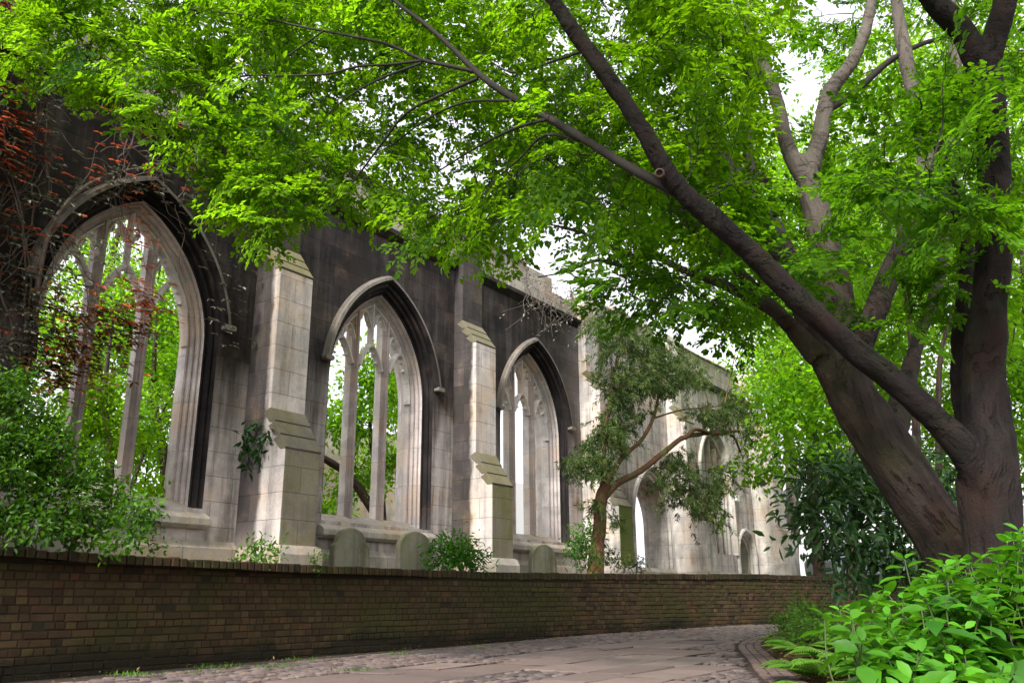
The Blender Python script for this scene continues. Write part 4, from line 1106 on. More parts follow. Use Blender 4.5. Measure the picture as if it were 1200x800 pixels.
# right-hand garden trees beyond the bed
GZ = .35
bg_tree('garden_tree', 'slender many-stemmed tree with lime leaves seen between the two big trunks', 1075, 690, 15, [[(1078, 700, 15, .10), (1074, 520, 15, .075), (1070, 430, 15, .06), (1062, 340, 15, .045), (1050, 250, 15.2, .03), (1040, 150, 15.4, .02)], [(1072, 440, 15, .05), (1085, 370, 15, .04), (1098, 320, 15, .03), (1110, 240, 15, .02)], [(1102, 700, 15.4, .07), (1100, 520, 15.4, .06), (1102, 420, 15.4, .045), (1120, 350, 15.5, .03)], [(1071, 470, 15, .03), (1050, 430, 15, .02), (1020, 410, 15, .012)]],
        [(1060, 230, 15.5, 2.2, 1.8, 1.5), (1010, 330, 15.6, 1.6, 1.5, 1.2), (1120, 330, 16, 1.8, 1.6, 1.3), (1075, 130, 16, 2.4, 2., 1.6), (1170, 430, 16.5, 1.6, 1.5, 1.1), (1030, 440, 16.5, 1.3, 1.2, .7), (1130, 510, 17, 1.6, 1.2, .7)], 15000, .15, M['leaf_far'], M['bark'], 'trees beyond the bed', GZ)
bg_tree('garden_tree', 'bright backlit tree rising behind the leaning trunk, left of the thin stems', 960, 676, 29, [[(962, 690, 29, .2), (952, 560, 29, .17), (955, 430, 29, .13), (960, 300, 29, .1), (950, 180, 29, .05)], [(953, 480, 29, .1), (925, 400, 29, .07), (905, 330, 29, .04)]],
        [(930, 480, 29, 2.2, 2.2, 1.9), (915, 420, 29, 2., 2.2, 1.9), (985, 540, 29.5, 2.1, 1.9, 1.5), (960, 330, 29.5, 3.2, 2.7, 2.6), (1010, 250, 30, 3.3, 3., 2.7), (890, 545, 29., 1.1, 1.1, .9), (930, 220, 30, 3., 3., 2.5), (1000, 400, 30, 2.4, 2.4, 2.)], 17000, .24, M['leaf_far'], M['bark'], 'trees beyond the bed', 1.3)
bg_tree('garden_tree', 'leafy tree filling the right edge behind the dark forked trunk', 1230, 690, 17, [[(1225, 700, 17, .14), (1215, 520, 17, .11), (1205, 400, 17, .08), (1195, 250, 17, .05)], [(1215, 500, 17, .06), (1190, 440, 17, .04), (1170, 400, 17, .02)]],
        [(1190, 480, 17, 1.5, 1.5, 1.2), (1200, 330, 17.5, 2.0, 1.8, 1.8), (1215, 180, 18, 2.4, 2., 2.), (1190, 60, 18, 2.4, 2.2, 1.8), (1215, 560, 17, .9, .9, .6)], 13000, .16, M['leaf_far'], M['bark'], 'trees beyond the bed', GZ)
bg_tree('garden_tree', 'tall dark-stemmed tree far behind, its crown above the church end', 880, 660, 36, [[(929, 690, 36, .26), (928, 560, 36, .24), (922, 480, 36, .2), (915, 380, 36, .14), (905, 260, 36, .08)]],
        [(900, 330, 37, 4., 4., 3.2), (860, 240, 38, 4.2, 4., 3.2), (940, 200, 38, 4.2, 4., 3.2), (890, 440, 36, 2., 2., 1.8), (800, 190, 40, 3.6, 3.6, 2.4), (960, 460, 37, 2.6, 2.6, 2.), (1080, 90, 38, 4.5, 4, 3.5)], 17000, .27, M['leaf_far'], M['bark_pale'], 'trees beyond the bed', GZ)
bg_tree('garden_tree', 'low dense lime tree between the church end and the leaning trunk', 1000, 690, 25, [[(1000, 700, 25, .14), (1000, 560, 25, .11), (995, 450, 25, .08), (990, 330, 25, .04)]],
        [(950, 500, 25, 1.8, 1.6, 1.4), (990, 440, 25, 2.2, 2., 1.8), (1040, 380, 25.5, 2.2, 2., 1.8), (960, 370, 26, 2.4, 2.2, 2.), (1020, 290, 26, 2.4, 2.2, 2.), (905, 450, 25, 1.3, 1.3, 1.2), (1020, 560, 25, 1.6, 1.5, 1.)], 15000, .2, M['leaf_far'], M['bark'], 'trees beyond the bed', GZ)
bg_tree('garden_tree', 'deep green tree in the gap between the two big trunks, beyond the thin stems', 1130, 690, 27, [[(1130, 700, 27, .15), (1128, 560, 27, .12), (1125, 430, 27, .08), (1120, 300, 27, .04)]],
        [(1110, 470, 27, 2., 1.8, 1.4), (1170, 520, 27, 2., 1.8, 1.4), (1080, 560, 27, 1.5, 1.5, 1.), (1140, 380, 27, 2.4, 2.2, 1.8), (1200, 410, 27, 2.2, 2., 1.8), (1090, 280, 27.5, 2.4, 2.2, 2.), (1180, 250, 28, 2.4, 2.2, 2.)], 15000, .21, M['leaf_far'], M['bark'], 'trees beyond the bed', GZ)
# inside the ruin, seen through the windows
def in_nave(u, yy): return UE(u, -yy, 1.42)
def nave_tree(label, u, yy, h, lean, blobs, n, leaf, rtr, mat='leaf_far', bough=None):
    b = in_nave(u, yy); root = empty('nave_tree', tuple(b)); tag(root, label, 'tree', 'trees growing inside the ruin')
    tb = TB(); nodes = []
    for ln, hh, rr in ((lean, h, rtr), (-lean * 1.6 + .3, h * .8, rtr * .6)):
        P, rd = smooth_path([b - np.array([0, 0, .2]), b + dv * ln * .3 + np.array([0, 0, hh * .4]), b + dv * ln * .7 - nv * .2 + np.array([0, 0, hh * .7]), b + dv * ln + np.array([0, 0, hh])], [rr, rr * .75, rr * .5, rr * .2], 6)
        tb.add(P, rd, 9, .12, u + ln); nodes += list(P)
    lb = LB(); cs = []
    tot = sum(q[3] ** 2 for q in blobs)
    for (du, dy, z, r) in blobs:
        C = blob_leaves(lb, UE(u + du, -(yy + dy), z), (r, r, r * .8), int(n * r * r / tot), leaf, .5, shell=.2, upbias=.8, drop=.2); cs += list(C[::5])
    connect(tb, nodes, np.array(cs), .016, .006, 4)
    if bough:
        P, rd = smooth_path([PW(x, y, e) for x, y, e in bough], np.linspace(.09, .15, len(bough)), 6); tb.add(P, rd, 9, .12, 3.)
    tb.build('trunk', M['bark'], root, b); lb.build('crown', M[mat], root, LEAF4, b)
nave_tree('thick-trunked tree inside the ruin behind the largest window, centre', 12.2, 6.5, 7.5, .8, [(-1.5, 0, 4.6, 1.4), (.2, .5, 6.4, 1.9), (1.6, 0, 4.8, 1.4), (-2.6, .5, 6.6, 1.7), (2.4, .6, 7.4, 1.8), (0, 1, 3.0, 1.2), (-1.8, .3, 2.6, 1.), (-.6, 1.6, 8.6, 2.)], 15000, .15, .26)
nave_tree('bushy young tree inside the ruin low at the left window edge', 9.6, 4.6, 5., -.5, [(-1.4, 0, 3.6, 1.2), (.4, .3, 4.6, 1.2), (-2.4, .5, 5.6, 1.4), (1., 0, 2.6, .9), (-.6, .2, 2.2, .9), (-2.8, .6, 3.0, 1.1)], 8000, .13, .12)
nave_tree('tree with dense leaves inside the ruin far behind the largest window', 15.2, 9., 8., .5, [(-1.5, 0, 5.2, 2.), (.6, .5, 7., 2.), (1.8, 0, 4.4, 1.6), (-3., 0, 7.6, 2.2), (-3.4, 1, 3.6, 1.7), (0, .5, 9., 2.1)], 12000, .17, .2)
nave_tree('tall tree at the back of the ruin closing the view through the largest window', 12.6, 12., 11., .4, [(-1.6, 0, 4., 2.4), (.6, .5, 6.5, 2.4), (-2.2, 0, 8.6, 2.6), (1.4, 0, 9.5, 2.6), (-.4, 1, 11.8, 2.4), (-4., 0, 6., 2.2), (-4., 0, 10., 2.2)], 11000, .2, .28)
nave_tree('tall tree at the back of the ruin behind the right edge of the largest window', 17.2, 12.5, 11., -.4, [(-1.6, 0, 3.6, 2.2), (.6, .5, 6., 2.2), (-1.6, 0, 8.6, 2.6), (1.4, 0, 9., 2.4), (0, 1, 11.6, 2.4), (2.6, .5, 7., 1.6)], 9000, .2, .24)
nave_tree('broad-leaved tree inside the ruin behind the middle window', 19.2, 6.2, 6., -.9, [(-1.9, 0, 6.0, 1.35), (-1., .3, 4.3, .85), (-1.6, -1., 7.2, 1.3), (.6, .6, 5.2, 1.0), (-2.2, .2, 3.2, .7), (.9, .6, 7.2, 1.3)], 7500, .19, .14, bough=[(360, 528, -6), (385, 540, -6), (408, 556, -6), (426, 580, -6), (442, 604, -6), (462, 625, -6.2)])

# ------------------------------------------------------------------ small yellowwood tree on the terrace
def PWY(x, y, e): return PW(x, y, e)
b = PW(700, 668, 1.75); b[2] = 1.4
yw = empty('podocarpus_tree', tuple(b)); tag(yw, 'crooked little tree with flaking orange bark and drooping blue-green needles', 'tree')
tb = TB(); nodes = []
def ylimb(pts, sides=9, wob=.2):
    P, rd = smooth_path([PW(x, y, e) for x, y, e, r in pts], [r for *_, r in pts], 6); tb.add(P, rd, sides, wob, R.uniform(0, 50)); nodes.extend(list(P))
ylimb([(697, 680, 1.75, .21), (699, 650, 1.75, .17), (703, 615, 1.75, .15), (704, 585, 1.75, .15), (712, 560, 1.8, .09)], 12)
ylimb([(702, 590, 1.75, .12), (722, 567, 1.8, .09), (750, 552, 1.85, .08), (778, 530, 1.9, .075), (800, 513, 1.95, .07), (825, 508, 1.9, .06), (850, 506, 1.8, .05), (866, 505, 1.8, .04)], 9)
ylimb([(803, 513, 1.95, .06), (815, 503, 2., .055), (835, 508, 2.0, .05), (858, 510, 2., .045), (868, 530, 2., .03)], 8)
ylimb([(712, 562, 1.8, .07), (730, 535, 1.85, .06), (752, 515, 1.9, .05), (766, 488, 1.9, .045), (772, 462, 1.9, .035), (776, 440, 1.9, .02)], 8)
ylimb([(705, 580, 1.75, .07), (708, 530, 1.7, .05), (712, 480, 1.7, .045), (722, 430, 1.6, .04), (730, 390, 1.6, .03), (736, 365, 1.6, .015)], 8)
ylimb([(765, 490, 1.9, .03), (800, 480, 2., .025), (840, 476, 2., .018), (870, 470, 2., .01)], 6)
ylimb([(842, 508, 1.9, .03), (850, 470, 1.9, .022), (858, 430, 1.9, .015), (864, 405, 1.9, .008)], 6)
lb = LB()
cl = [(745, 435, 34, 24, 150), (790, 425, 30, 22, 150), (770, 450, 40, 14, 110), (815, 440, 16, 12, 40), (715, 500, 22, 24, 120), (705, 540, 20, 20, 70), (690, 520, 12, 16, 30), (675, 540, 15, 12, 34), (840, 485, 34, 16, 130), (868, 470, 22, 20, 90), (800, 560, 34, 26, 110), (825, 585, 24, 26, 90), (845, 560, 16, 22, 50), (790, 535, 24, 12, 50), (845, 600, 8, 16, 20), (735, 385, 22, 22, 70), (712, 400, 22, 22, 45), (700, 375, 18, 16, 30), (770, 400, 24, 18, 60), (720, 460, 18, 20, 60), (700, 590, 8, 10, 16), (693, 640, 10, 20, 24), (718, 610, 8, 12, 12), (880, 500, 14, 22, 40), (745, 480, 16, 10, 20)]
cc = []
for (x, y, rx, ry, n) in cl:
    for _ in range(n):
        t = R.normal(size=2) * .48
        cc.append(PW(x + t[0] * rx, y + t[1] * ry, 1.8 + R.normal() * .35))
cc = np.array(cc)
connect(tb, nodes, cc[::6], .008, .003, 4)
for c in cc:
    n = int(R.integers(22, 34)); ln = R.uniform(.25, .5)
    dd = gauss(1)[0] * np.array([.5, .5, .15]); dd[2] -= .55; dd /= np.linalg.norm(dd)
    f = rnd(n)
    P = c + dd * (f * ln)[:, None] + gauss(n) * .02
    D = dd * .7 + gauss(n) * .5; D[:, 2] -= .35
    L = R.uniform(.09, .16, n)
    lb.add(P, D, gauss(n), L, L * .2, np.clip(R.uniform(0, .8) + R.normal(size=n) * .15, 0, 1))
lb.build('crown', M['leaf_yew'], yw, LEAF4, b)
tb.build('trunk', M['bark_red'], yw, b)

# ------------------------------------------------------------------ shrubs on the terrace
def shrub(name, label, px, py, e, blobs, n, leaf, mat, wid=.42, shape=LEAF6, bark='twig', group=None, stems=True, zb=1.38, flowers=None):
    b = PW(px, py, e); b[2] = zb
    root = empty(name, tuple(b)); tag(root, label, 'shrub' if 'weed' not in name else 'plant', group)
    lb = LB(); tb = TB(); tot = sum(q[3] * q[4] for q in blobs); cs = []
    for (x, y, ee, rx, rz) in blobs:
        C = blob_leaves(lb, PW(x, y, ee), (rx, rx * .8, rz), int(n * rx * rz / tot), leaf, wid, shell=.35, upbias=.7, drop=.1); cs += list(C[::4])
    nodes = [b, b + (0, 0, .1), b + (.05, 0, .2)]
    connect(tb, nodes, np.array(cs), .014, .004, 4)
    tb.build('stems', M[bark], root, b); lb.build('foliage', M[mat], root, shape, b)
    if flowers:
        V = []; Fc = []
        for (x, y, ee) in flowers:
            c = PW(x, y, ee) - b
            for _ in range(14):
                q = c + gauss(1)[0] * np.array([.045, .045, .02]); k = len(V); r = .022
                V += [q + (-r, 0, 0), q + (0, -r, .008), q + (r, 0, 0), q + (0, r, .008)]; Fc.append((k, k + 1, k + 2, k + 3))
        mesh('blossom', V, Fc, M['flower'], root)
    return root
shrub('evergreen_shrub', 'large dark glossy shrub with small white blossoms behind the brick wall', 40, 640, 2.6,
      [(40, 535, 1.45, 0.66, 0.45), (90, 555, 1.55, 0.53, 0.38), (10, 490, 1.25, 0.62, 0.45), (70, 590, 1.75, 0.62, 0.38), (0, 590, 1.65, 0.66, 0.45), (120, 595, 1.75, 0.40, 0.25), (55, 505, 1.25, 0.40, 0.27), (100, 622, 1.75, 0.44, 0.18), (-30, 530, 1.45, 0.79, 0.63), (130, 570, 1.55, 0.25, 0.18), (30, 618, 1.85, 0.62, 0.20), (-40, 455, 1.15, 0.62, 0.50), (20, 450, 0.95, 0.31, 0.20)],
      10500, .08, 'leaf_shrub', .5, flowers=[(97, 580, 2.35), (112, 570, 2.3), (105, 590, 2.4)])
shrub('sprawling_shrub', 'straggling thin-stemmed shrub reaching over the wall below the largest window', 150, 640, 2.7,
      [(150, 600, 2.7, .28, .2), (170, 590, 2.6, .25, .14), (165, 625, 2.8, .26, .12), (185, 640, 2.9, .2, .08), (140, 630, 2.8, .3, .14), (175, 605, 2.7, .25, .12)], 620, .075, 'leaf_shrub', .5)
shrub('young_tree_sprout', 'bright lime sprouts in front of the mullions inside the sill of the largest window', 175, 590, -.8,
      [(120, 480, -1., .6, .5), (175, 570, -.8, .35, .22), (95, 460, -1.2, .5, .5), (140, 520, -1., .5, .4), (190, 575, -.8, .25, .15)], 1200, .11, 'leaf', .5, zb=1.42)
shrub('pointed_leaf_bush', 'compact bright green bush with pointed leaves beside the round-topped headstone', 537, 664, 1.9,
      [(537, 650, 1.9, .42, .24), (520, 648, 1.8, .28, .24), (556, 657, 2., .26, .15), (535, 641, 1.8, .3, .18)], 1200, .12, 'leaf_bright', .3)
shrub('terrace_shrub', 'small light green shrub at the foot of the orange-barked tree', 683, 664, 1.6,
      [(683, 632, 1.5, .34, .28), (678, 648, 1.5, .3, .26), (690, 622, 1.5, .28, .16)], 700, .12, 'leaf_bright', .28)
shrub('terrace_shrub', 'thin dull green shrub right of the orange-barked tree by the mossy buttress', 735, 664, 1.9,
      [(722, 657, 1.9, .4, .14), (745, 660, 1.9, .4, .1)], 380, .10, 'leaf_yew', .3)
shrub('wall_weed', 'tuft of weeds at the foot of the nearest buttress', 303, 655, 1.7,
      [(303, 648, 1.7, .26, .16), (290, 653, 1.6, .22, .1)], 330, .08, 'leaf_fern', .45)
shrub('wall_weed', 'few small green leaves growing on the wall top right of the nearest buttress', 372, 660, 2., [(372, 658, 2., .12, .06)], 50, .07, 'leaf_fern', .45)
# ivy tuft hanging on the nearest buttress
b = PW(292, 500, .02); iv = empty('ivy_tuft', tuple(b)); tag(iv, 'dark hanging tuft of ivy on the left side of the nearest buttress', 'ivy')
lb = LB(); tb = TB()
for (x, y) in [(290, 505), (300, 500), (296, 515), (288, 520), (305, 512), (312, 507), (292, 532), (306, 530), (311, 520), (288, 545), (308, 540), (300, 525)]:
    n = 11; c = PW(x, y, .10 + (x - 286) * .022)
    P = c + gauss(n) * .07; D = gauss(n) * .6; D[:, 2] -= .7; L = R.uniform(.10, .2, n)
    lb.add(P, D, nv[None] + gauss(n) * .5, L, L * .42, np.clip(R.normal(size=n) * .2 + .2, 0, 1))
    tb.add([PW(298, 490, .1), PW((298 + x) / 2, (490 + y) / 2, .12), c], [.008, .006, .003], 4)
lb.build('leaves', M['leaf_laurel'], iv, LEAF6, b); tb.build('stems', M['vine'], iv, b)

# ------------------------------------------------------------------ climbing vine on the left of the church
b = PW(30, 600, .1); b[2] = 1.4
vine = empty('climbing_vine', tuple(b)); tag(vine, 'red and bronze creeper with bare tangled stems over the dark wall at left', 'climber')
tb = TB(); pts = []
def wander(x, y, ang, n, step, r, e=.07, curl=.25):
    P = []; q = np.array([x, y], float)
    for i in range(n):
        P.append(PW(q[0], q[1], e + .05 * abs(math.sin(i * .9)) + R.normal() * .012)); pts.append((q[0], q[1]))
        ang += R.normal() * curl; q = q + step * np.array([math.cos(ang), math.sin(ang)])
    Ps, rd = smooth_path(P, np.linspace(r, r * .35, n), 3); tb.add(Ps, rd, 5)
for i in range(4): wander(2 + i * 13 + R.normal() * 4, 440, -1.57 + R.normal() * .08, 24, 18, .02, .1, .10)
for i in range(46):
    wander(R.uniform(-10, 260), R.uniform(30, 240), R.uniform(-3.1, 3.1), int(R.integers(8, 18)), 11, R.uniform(.006, .015), .06, .38)
for i in range(30):
    wander(R.uniform(-10, 60), R.uniform(60, 330), R.uniform(1.2, 2.2), int(R.integers(8, 14)), 12, R.uniform(.005, .014), .1, .3)
for i in range(16): wander(R.uniform(30, 190), R.uniform(250, 340), 1.2 + R.normal() * .5, int(R.integers(7, 14)), 11, .006, .15, .3)
for i in range(26): wander(R.uniform(120, 370), R.uniform(70, 260), 1.57 + R.normal() * .3, int(R.integers(6, 12)), 11, .006, .06, .2)
# hood of the big window wrapped with a thick stem
P = [PW(x, y, .2) for x, y in ((40, 420), (45, 330), (62, 262), (95, 222), (135, 203), (170, 198), (200, 205))]
Ps, rd = smooth_path(P, [.035, .035, .03, .028, .022, .016, .01], 5); tb.add(Ps, rd, 7, .15, 4.)
tb.build('stems', M['vine'], vine, b)
def vine_leaves(areas, name, mat, leaf, tlo=0., thi=1.):
    lb = LB()
    for (x, y, sx, sy, n, e) in areas:
        for _ in range(n):
            c = PW(x + R.normal() * sx, y + R.normal() * sy, e + R.uniform(.0, .18) + .02)
            k = 5; an = np.linspace(-1.3, 1.3, k) + R.normal() * .2
            dn = np.array([0, 0, -1.]); sd_ = dv * R.choice([-1, 1])
            D = np.array([dn * math.cos(a) * .25 + sd_ * math.sin(a) + nv * (.45 * math.cos(a) + R.normal() * .2) for a in an])
            N = np.array([0, 0, 1.]) + gauss(k) * .25 + nv * .3
            L = leaf * R.uniform(.7, 1.2) * (1 - .25 * np.abs(an) / 1.3)
            lb.add(np.repeat(c[None], k, 0), D, N, L, L * .42, np.clip(np.full(k, R.uniform(tlo, thi)) + R.normal(size=k) * .1, 0, 1))
    lb.build(name, mat, vine, LEAF6, b)
vine_leaves([(10, 150, 14, 36, 80, .1), (18, 22, 20, 10, 60, .1), (110, 380, 40, 30, 36, .27), (40, 150, 18, 30, 16, .1), (150, 170, 55, 30, 14, .08), (70, 260, 40, 22, 12, .1), (140, 205, 50, 12, 16, .15), (20, 280, 16, 50, 18, .12), (190, 140, 40, 30, 10, .08), (240, 100, 50, 40, 16, .1), (160, 290, 10, 40, 40, .1), (160, 350, 20, 25, 40, .1)], 'red_leaves', M['leaf_red'], .12)
vine_leaves([(112, 400, 30, 20, 120, .25), (145, 372, 24, 14, 80, .25), (70, 380, 26, 30, 90, .2), (60, 440, 22, 16, 60, .25), (85, 430, 20, 22, 60, .25), (330, 70, 40, 26, 90, .15), (300, 40, 34, 22, 60, .15), (355, 110, 20, 22, 50, .15)], 'bronze_leaves', M['leaf_brown'], .13)
vine_leaves([(70, 330, 40, 50, 150, .15), (30, 400, 22, 30, 120, .2), (170, 215, 60, 14, 80, .15), (30, 130, 24, 60, 120, .12), (110, 395, 34, 28, 90, .27), (215, 190, 30, 40, 40, .08), (20, 240, 16, 50, 40, .12), (270, 350, 14, 30, 26, .06), (310, 270, 12, 26, 26, .1), (100, 150, 60, 40, 30, .08), (45, 450, 20, 16, 40, .2), (255, 260, 20, 40, 24, .06)], 'pale_leaves', M['leaf_grey'], .11)

# trailing creeper on the parapet by the third bay
b = PW(640, 345, .3); tp = empty('parapet_creeper', tuple(b)); tag(tp, 'dry straw-coloured trailing plant on the parapet above the third window', 'climber')
tb = TB(); lb = LB()
for i in range(60):
    x = R.uniform(610, 720); y0 = 300 + (x - 600) * .45 + R.uniform(-5, 30); ln = R.uniform(15, 60)
    P = [PW(x + R.normal() * 6 * k, y0 + ln * k / 3, .2 + .1 * k) for k in range(4)]
    tb.add(P, [.008, .007, .005, .003], 4)
    n = 9; f = R.integers(0, 4, n); Q = np.array(P)[f] + gauss(n) * .08; D = gauss(n); D[:, 2] -= .6; L = R.uniform(.06, .13, n)
    lb.add(Q, D, gauss(n), L, L * .35, rnd(n))
tb.build('stems', M['vine'], tp, b); lb.build('leaves', M['leaf_grey'], tp, LEAF4, b)

# ------------------------------------------------------------------ dark laurel behind the leaning trunk
b = at(1010, 740, 12.5); b[2] = bed_z(b[0], b[1])
la = empty('dark_laurel_shrub', tuple(b)); tag(la, 'tall dark glossy-leaved shrub behind the leaning trunk at the end of the wall', 'shrub')
lb = LB(); tb = TB(); cs = []
for (x, y, Y, rx, rz, n) in [(960, 570, 12.2, .5, .45, 420), (1000, 560, 12.5, .6, .5, 520), (950, 610, 12., .35, .35, 230), (985, 620, 12.2, .5, .4, 330), (1035, 610, 12.6, .6, .5, 420), (1050, 660, 12.4, .55, .35, 320), (1020, 650, 12.2, .4, .3, 130), (1075, 620, 12.8, .6, .5, 300), (985, 655, 11.9, .3, .2, 70), (1095, 560, 13., .6, .5, 260), (1120, 600, 13., .4, .6, 200), (1100, 660, 12.6, .5, .4, 260), (1040, 550, 12.8, .5, .4, 300), (998, 685, 11.7, .16, .12, 40)]:
    C = blob_leaves(lb, at(x, y, Y), (rx * 1.1, rx, rz * 1.1), int(n * .85), .165, .38, shell=.3, upbias=.6, drop=.5, clump=n // 11); cs += list(C[::3])
connect(tb, [b, b + (0, 0, .4), b + (.1, 0, .9), b + (.0, .1, 1.4), b + (-.2, 0, 1.8)], np.array(cs), .02, .006, 5)
tb.build('stems', M['twig'], la, b); lb.build('foliage', M['leaf_laurel'], la, LEAF6, b)

# ------------------------------------------------------------------ foreground: broad-leaved shrub, low shrub, ferns
b = at(1130, 850, 4.1); b[2] = bed_z(b[0], b[1])
fs = empty('broad_leaved_shrub', tuple(b)); tag(fs, 'fresh green broad-leaved shrub filling the lower right corner', 'shrub')
lb = LB(); tb = TB()
topl = np.array([(958, 745), (985, 715), (1010, 700), (1040, 690), (1070, 690), (1092, 672), (1110, 655), (1130, 650), (1160, 655), (1180, 630), (1195, 618), (1260, 610)], float)
heads = []
for _ in range(300):
    x = R.uniform(962, 1290); yt = np.interp(x, topl[:, 0], topl[:, 1])
    y = yt + 6 + (R.random() ** 1.25) * (880 - yt)
    if x < 985 + max(0., y - 735) * .42: continue
    Y = 4.5 - (y - 640) / 240 * 1.25 + R.normal() * .22
    heads.append(at(x, y, Y))
heads += [at(x, y, Y) for x, y, Y in ((1182, 634, 4.5), (1195, 622, 4.4), (1100, 664, 4.6), (1118, 655, 4.6), (1020, 700, 4.7), (1036, 690, 4.7), (985, 715, 4.8), (966, 720, 4.8), (1150, 655, 4.5), (1170, 660, 4.4), (1066, 690, 4.6), (1090, 685, 4.5), (1060, 655, 4.7))]
for h in heads:
    q = b + (h - b) * .25; q[2] = max(q[2], bed_z(q[0], q[1])); q = q + np.array([h[0] - b[0], h[1] - b[1], 0]) * .45
    q[2] = bed_z(q[0], q[1]) - .03
    mid = q * .45 + h * .55 + gauss(1)[0] * .06; mid[2] += .02
    P, rd = smooth_path([q, mid, h], [.007, .005, .003], 4); tb.add(P, rd, 5)
    ax = (h - mid); ax /= np.linalg.norm(ax)
    a0 = R.uniform(0, 6.28); t0 = R.uniform(.1, .9)
    pairs = int(R.integers(3, 5))
    for k in range(pairs):
        for j in range(2):
            a = a0 + k * 1.57 + j * math.pi + R.normal() * .25
            e1 = np.cross(ax, (.3, .2, .9)); e1 /= np.linalg.norm(e1); e2 = np.cross(ax, e1)
            rad = e1 * math.cos(a) + e2 * math.sin(a)
            up = .75 - .28 * k
            D = rad + ax * up * .6 + np.array([0, 0, .12 - .16 * k]); D /= np.linalg.norm(D)
            N = np.array([0, 0, 1.]) + ax * .4 - rad * .25 + gauss(1)[0] * .4
            L = (.075 + .038 * k) * R.uniform(.8, 1.2)
            p = h - ax * (.045 * k)
            lb.add(p[None], D[None], N[None], np.array([L]), np.array([L * R.uniform(.5, .62)]), np.array([np.clip(t0 + .25 - .12 * k + R.normal() * .1, 0, 1)]))
tb.build('stems', simple('green_stem', (.045, .07, .018), .7), fs, b)
lb.build('foliage', M['leaf_bright'], fs, BIG, b, True)

b = at(925, 752, 13.); b[2] = bed_z(b[0], b[1])
ls = empty('low_hedge_shrub', tuple(b)); tag(ls, 'fine-leaved low shrub at the lane corner beyond the ferns', 'shrub')
lb = LB(); tb = TB(); cs = []
for (x, y, Y, rx, rz, n) in [(935, 728, 12.5, .32, .22, 650), (955, 725, 12., .35, .22, 600), (925, 742, 12.5, .26, .16, 420), (960, 745, 11., .35, .2, 500), (985, 735, 10.5, .4, .28, 560), (940, 712, 12.8, .14, .16, 90), (937, 692, 12.8, .07, .14, 24)]:
    C = blob_leaves(lb, at(x, y, Y), (rx, rx, rz), n, .06, .45, shell=.4); cs += list(C[::4])
tb.add([b, b + (.2, -.3, .05), b + (.4, -.8, .05)], [.012, .010, .006], 5)
connect(tb, [b, b + (.2, -.3, .05), b + (.4, -.8, .05)], np.array(cs), .008, .003, 4)
tb.build('stems', M['twig'], ls, b); lb.build('foliage', M['leaf_fern'], ls, LEAF4, b)

def fern(x, y, Y, size, nf, label):
    b = at(x, y, Y); b[2] = bed_z(b[0], b[1])
    root = empty('fern', tuple(b)); tag(root, label, 'fern', 'ferns beside the lane')
    lb = LB(); tb = TB()
    for i in range(nf):
        a = 2 * math.pi * i / nf + R.normal() * .3; h = np.array([math.cos(a), math.sin(a), 0]); ln = size * R.uniform(.75, 1.15); lift = R.uniform(.55, .95)
        k = 26; f = np.linspace(0, 1, k)
        P = b + h * (ln * (f - .12 * f ** 2))[:, None] + np.array([0, 0, 1.]) * (ln * lift * (f - .78 * f ** 2))[:, None]
        tb.add(P[::3], np.linspace(.006, .002, len(P[::3])), 4)
        T = np.gradient(P, axis=0); T /= np.linalg.norm(T, axis=1)[:, None]
        s_ = np.cross(T, (0, 0, 1.)); s_ /= np.linalg.norm(s_, axis=1)[:, None] + 1e-9
        up = np.cross(s_, T)
        for sg in (-1, 1):
            w_ = ln * .20 * np.sin(np.clip(f * 1.02 + .08, 0, 1) * math.pi) ** .7 + .01
            D = s_ * sg + T * .45 + np.array([0, 0, -.15])
            lb.add(P[2:], D[2:], up[2:] + gauss(k - 2) * .1, w_[2:], np.full(k - 2, ln / k * 1.25), np.clip(np.full(k - 2, R.uniform(.2, .9)) + R.normal(size=k - 2) * .08, 0, 1))
    tb.build('stalks', simple('fern_stalk', (.10, .12, .03), .7), root, b); lb.build('fronds', M['leaf_fern'], root, LEAF6, b)
fern(945, 772, 8.6, .55, 13, 'small fern nearest the brick kerb, tips over bare soil')
fern(975, 800, 6.8, .58, 14, 'arching fern in front of the broad-leaved shrub at the frame bottom')
fern(950, 748, 10., .6, 13, 'pale fern below the fine-leaved low shrub')
fern(990, 757, 8.4, .62, 13, 'fern half hidden behind the broad-leaved shrub')
fern(1030, 835, 5.3, .5, 11, 'fern under the left side of the broad-leaved shrub')
fern(972, 775, 8., .6, 13, 'dense fern between the small kerb fern and the broad-leaved shrub')
fern(925, 750, 11.6, .5, 12, 'farthest fern, at the bend of the brick kerb')
# leaf litter on the bed and sparse weeds between setts
lb = LB()
n = 900; yy = R.uniform(5.5, 17, n); xx = np.array([edge_x(y) for y in yy]) + R.gamma(1.2, .28, n) + .0
P = np.array([(x, y, max(bed_z(x, y), lz(x, y) + .02) + .012) for x, y in zip(xx, yy)])
lb.add(P, gauss(n) * np.array([1, 1, .15]), np.array([0, 0, 1.]) + gauss(n) * .3, R.uniform(.04, .09, n), R.uniform(.02, .04, n), rnd(n))
n = 650; uu = R.uniform(2, 22, n); ee = np.array([wall_e(u) for u in uu]) + R.gamma(1., 1.3, n) + .08
P = np.array([UE(u, e, SLOPE * u + .03) for u, e in zip(uu, ee)])
lb.add(P, gauss(n) * np.array([1, 1, .1]), np.array([0, 0, 1.]) + gauss(n) * .2, R.uniform(.03, .07, n), R.uniform(.015, .03, n), rnd(n))
tag(lb.build('leaf_litter', leafmat('dead_leaf', (.11, .05, .02), (.25, .14, .06), (.1, .05, .02), .7, .2, .1), None, LEAF4), kind='stuff')
lb = LB()
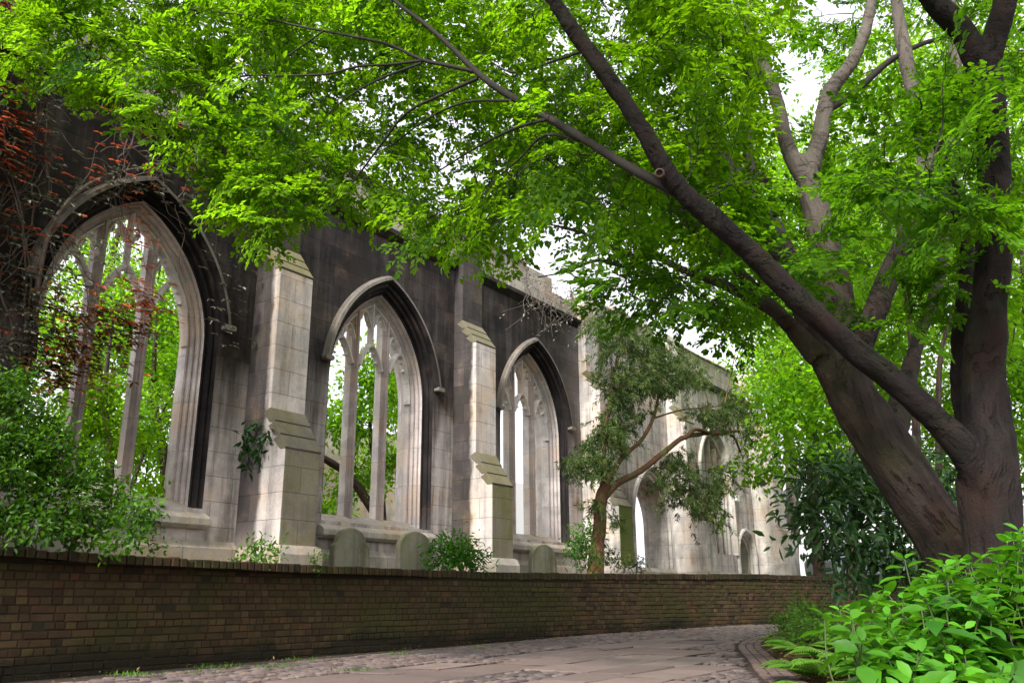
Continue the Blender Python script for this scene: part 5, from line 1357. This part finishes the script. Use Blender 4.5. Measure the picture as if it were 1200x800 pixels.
for (x, y, k) in [(155, 793, 26), (260, 783, 26), (320, 783, 20), (345, 775, 14), (470, 768, 12), (416, 788, 16), (230, 790, 12), (560, 760, 10)]:
    r = ray(x, y); P0 = r * (-CZ / (r[2] - SLOPE * (r @ dv))); P0[2] += CZ
    n = k * 3; P = P0 + gauss(n) * np.array([.16, .10, 0]); P[:, 2] += .015
    D = gauss(n) * .6; D[:, 2] = np.abs(D[:, 2]) + .5
    lb.add(P, D, gauss(n), R.uniform(.03, .07, n), R.uniform(.008, .014, n), rnd(n))
tag(lb.build('grass_in_joints', M['leaf_fern'], None, LEAF4), kind='stuff')

# ------------------------------------------------------------------ white building and parked car beyond the trees
b = at(1010, 700, 46.); b[2] = .3
wb = empty('white_building', (b[0], b[1], .3)); tag(wb, 'white rendered building glimpsed beyond the church end and the trees', 'building')
wb.rotation_euler = (0, 0, -.12)
mb = MB(); mb.box(-5.5, 22, 0, 8, -.6, 7.2); mb.box(-5.7, 22.2, -.2, 8.2, 7.203, 7.6); mb.box(-5.5, 22, -.08, -.003, 3.4, 3.65); mb.build('wall', M['render'], wb)
for r_ in range(2):
    for k in range(9):
        x = -4.3 + k * 2.9; z0 = .9 + r_ * 3.3
        mb = MB(); mb.box(x, x + 1.3, -.04, -.003, z0, z0 + 1.9); f = mb.build('window', M['glass'], wb)
        mb = MB(); mb.box(x - .08, x + 1.38, -.12, -.043, z0 - .12, z0 - .01); mb.box(x + .62, x + .68, -.075, -.043, z0, z0 + 1.9); mb.box(x, x + 1.3, -.072, -.043, z0 + .92, z0 + .98); mb.build('window_frame', M['render'], f)
# parked car
b = at(1018, 700, 33.); b[2] = wall_top(34.) - .12
car = empty('parked_car', tuple(b), .35); tag(car, 'grey parked car glimpsed through the dark shrub beyond the wall', 'car')
mb = MB()
side = [(-2.05, .32), (2.05, .30), (2.1, .62), (1.95, .82), (1.05, .95), (-1.9, .98), (-2.08, .80)]
mb.prism(side, -.86, .86)
body = mb.build('body', M['carpaint'], car); bv = body.modifiers.new('b', 'BEVEL'); bv.width = .08; bv.segments = 3
mb = MB(); mb.prism([(-1.75, .96), (1.0, .94), (.35, 1.42), (-1.2, 1.44)], -.70, .70); cabin = mb.build('window_glass', M['glass'], car); bv = cabin.modifiers.new('b', 'BEVEL'); bv.width = .06; bv.segments = 3
mb = MB(); mb.prism([(.38, 1.40), (.30, 1.47), (-1.16, 1.49), (-1.25, 1.42)], -.66, .66); mb.build('roof', M['carpaint'], car)
for sx in (-1.3, 1.3):
    for sy in (-.80, .80):
        tbw = TB(); c = np.array([sx, sy, .32])
        V = []; Fc = []
        for r_, y_ in ((.0, .11), (.2, .11), (.31, .10), (.33, .06), (.33, -.06), (.31, -.10), (.2, -.11), (.0, -.11)):
            for i in range(18): V.append((sx + r_ * math.cos(i * math.pi / 9), sy + y_, .33 + r_ * math.sin(i * math.pi / 9)))
        for k in range(7):
            for i in range(18): Fc.append((k * 18 + i, k * 18 + (i + 1) % 18, k * 18 + 18 + (i + 1) % 18, k * 18 + 18 + i))
        mesh('wheel', V, Fc, M['tyre'], car, True)
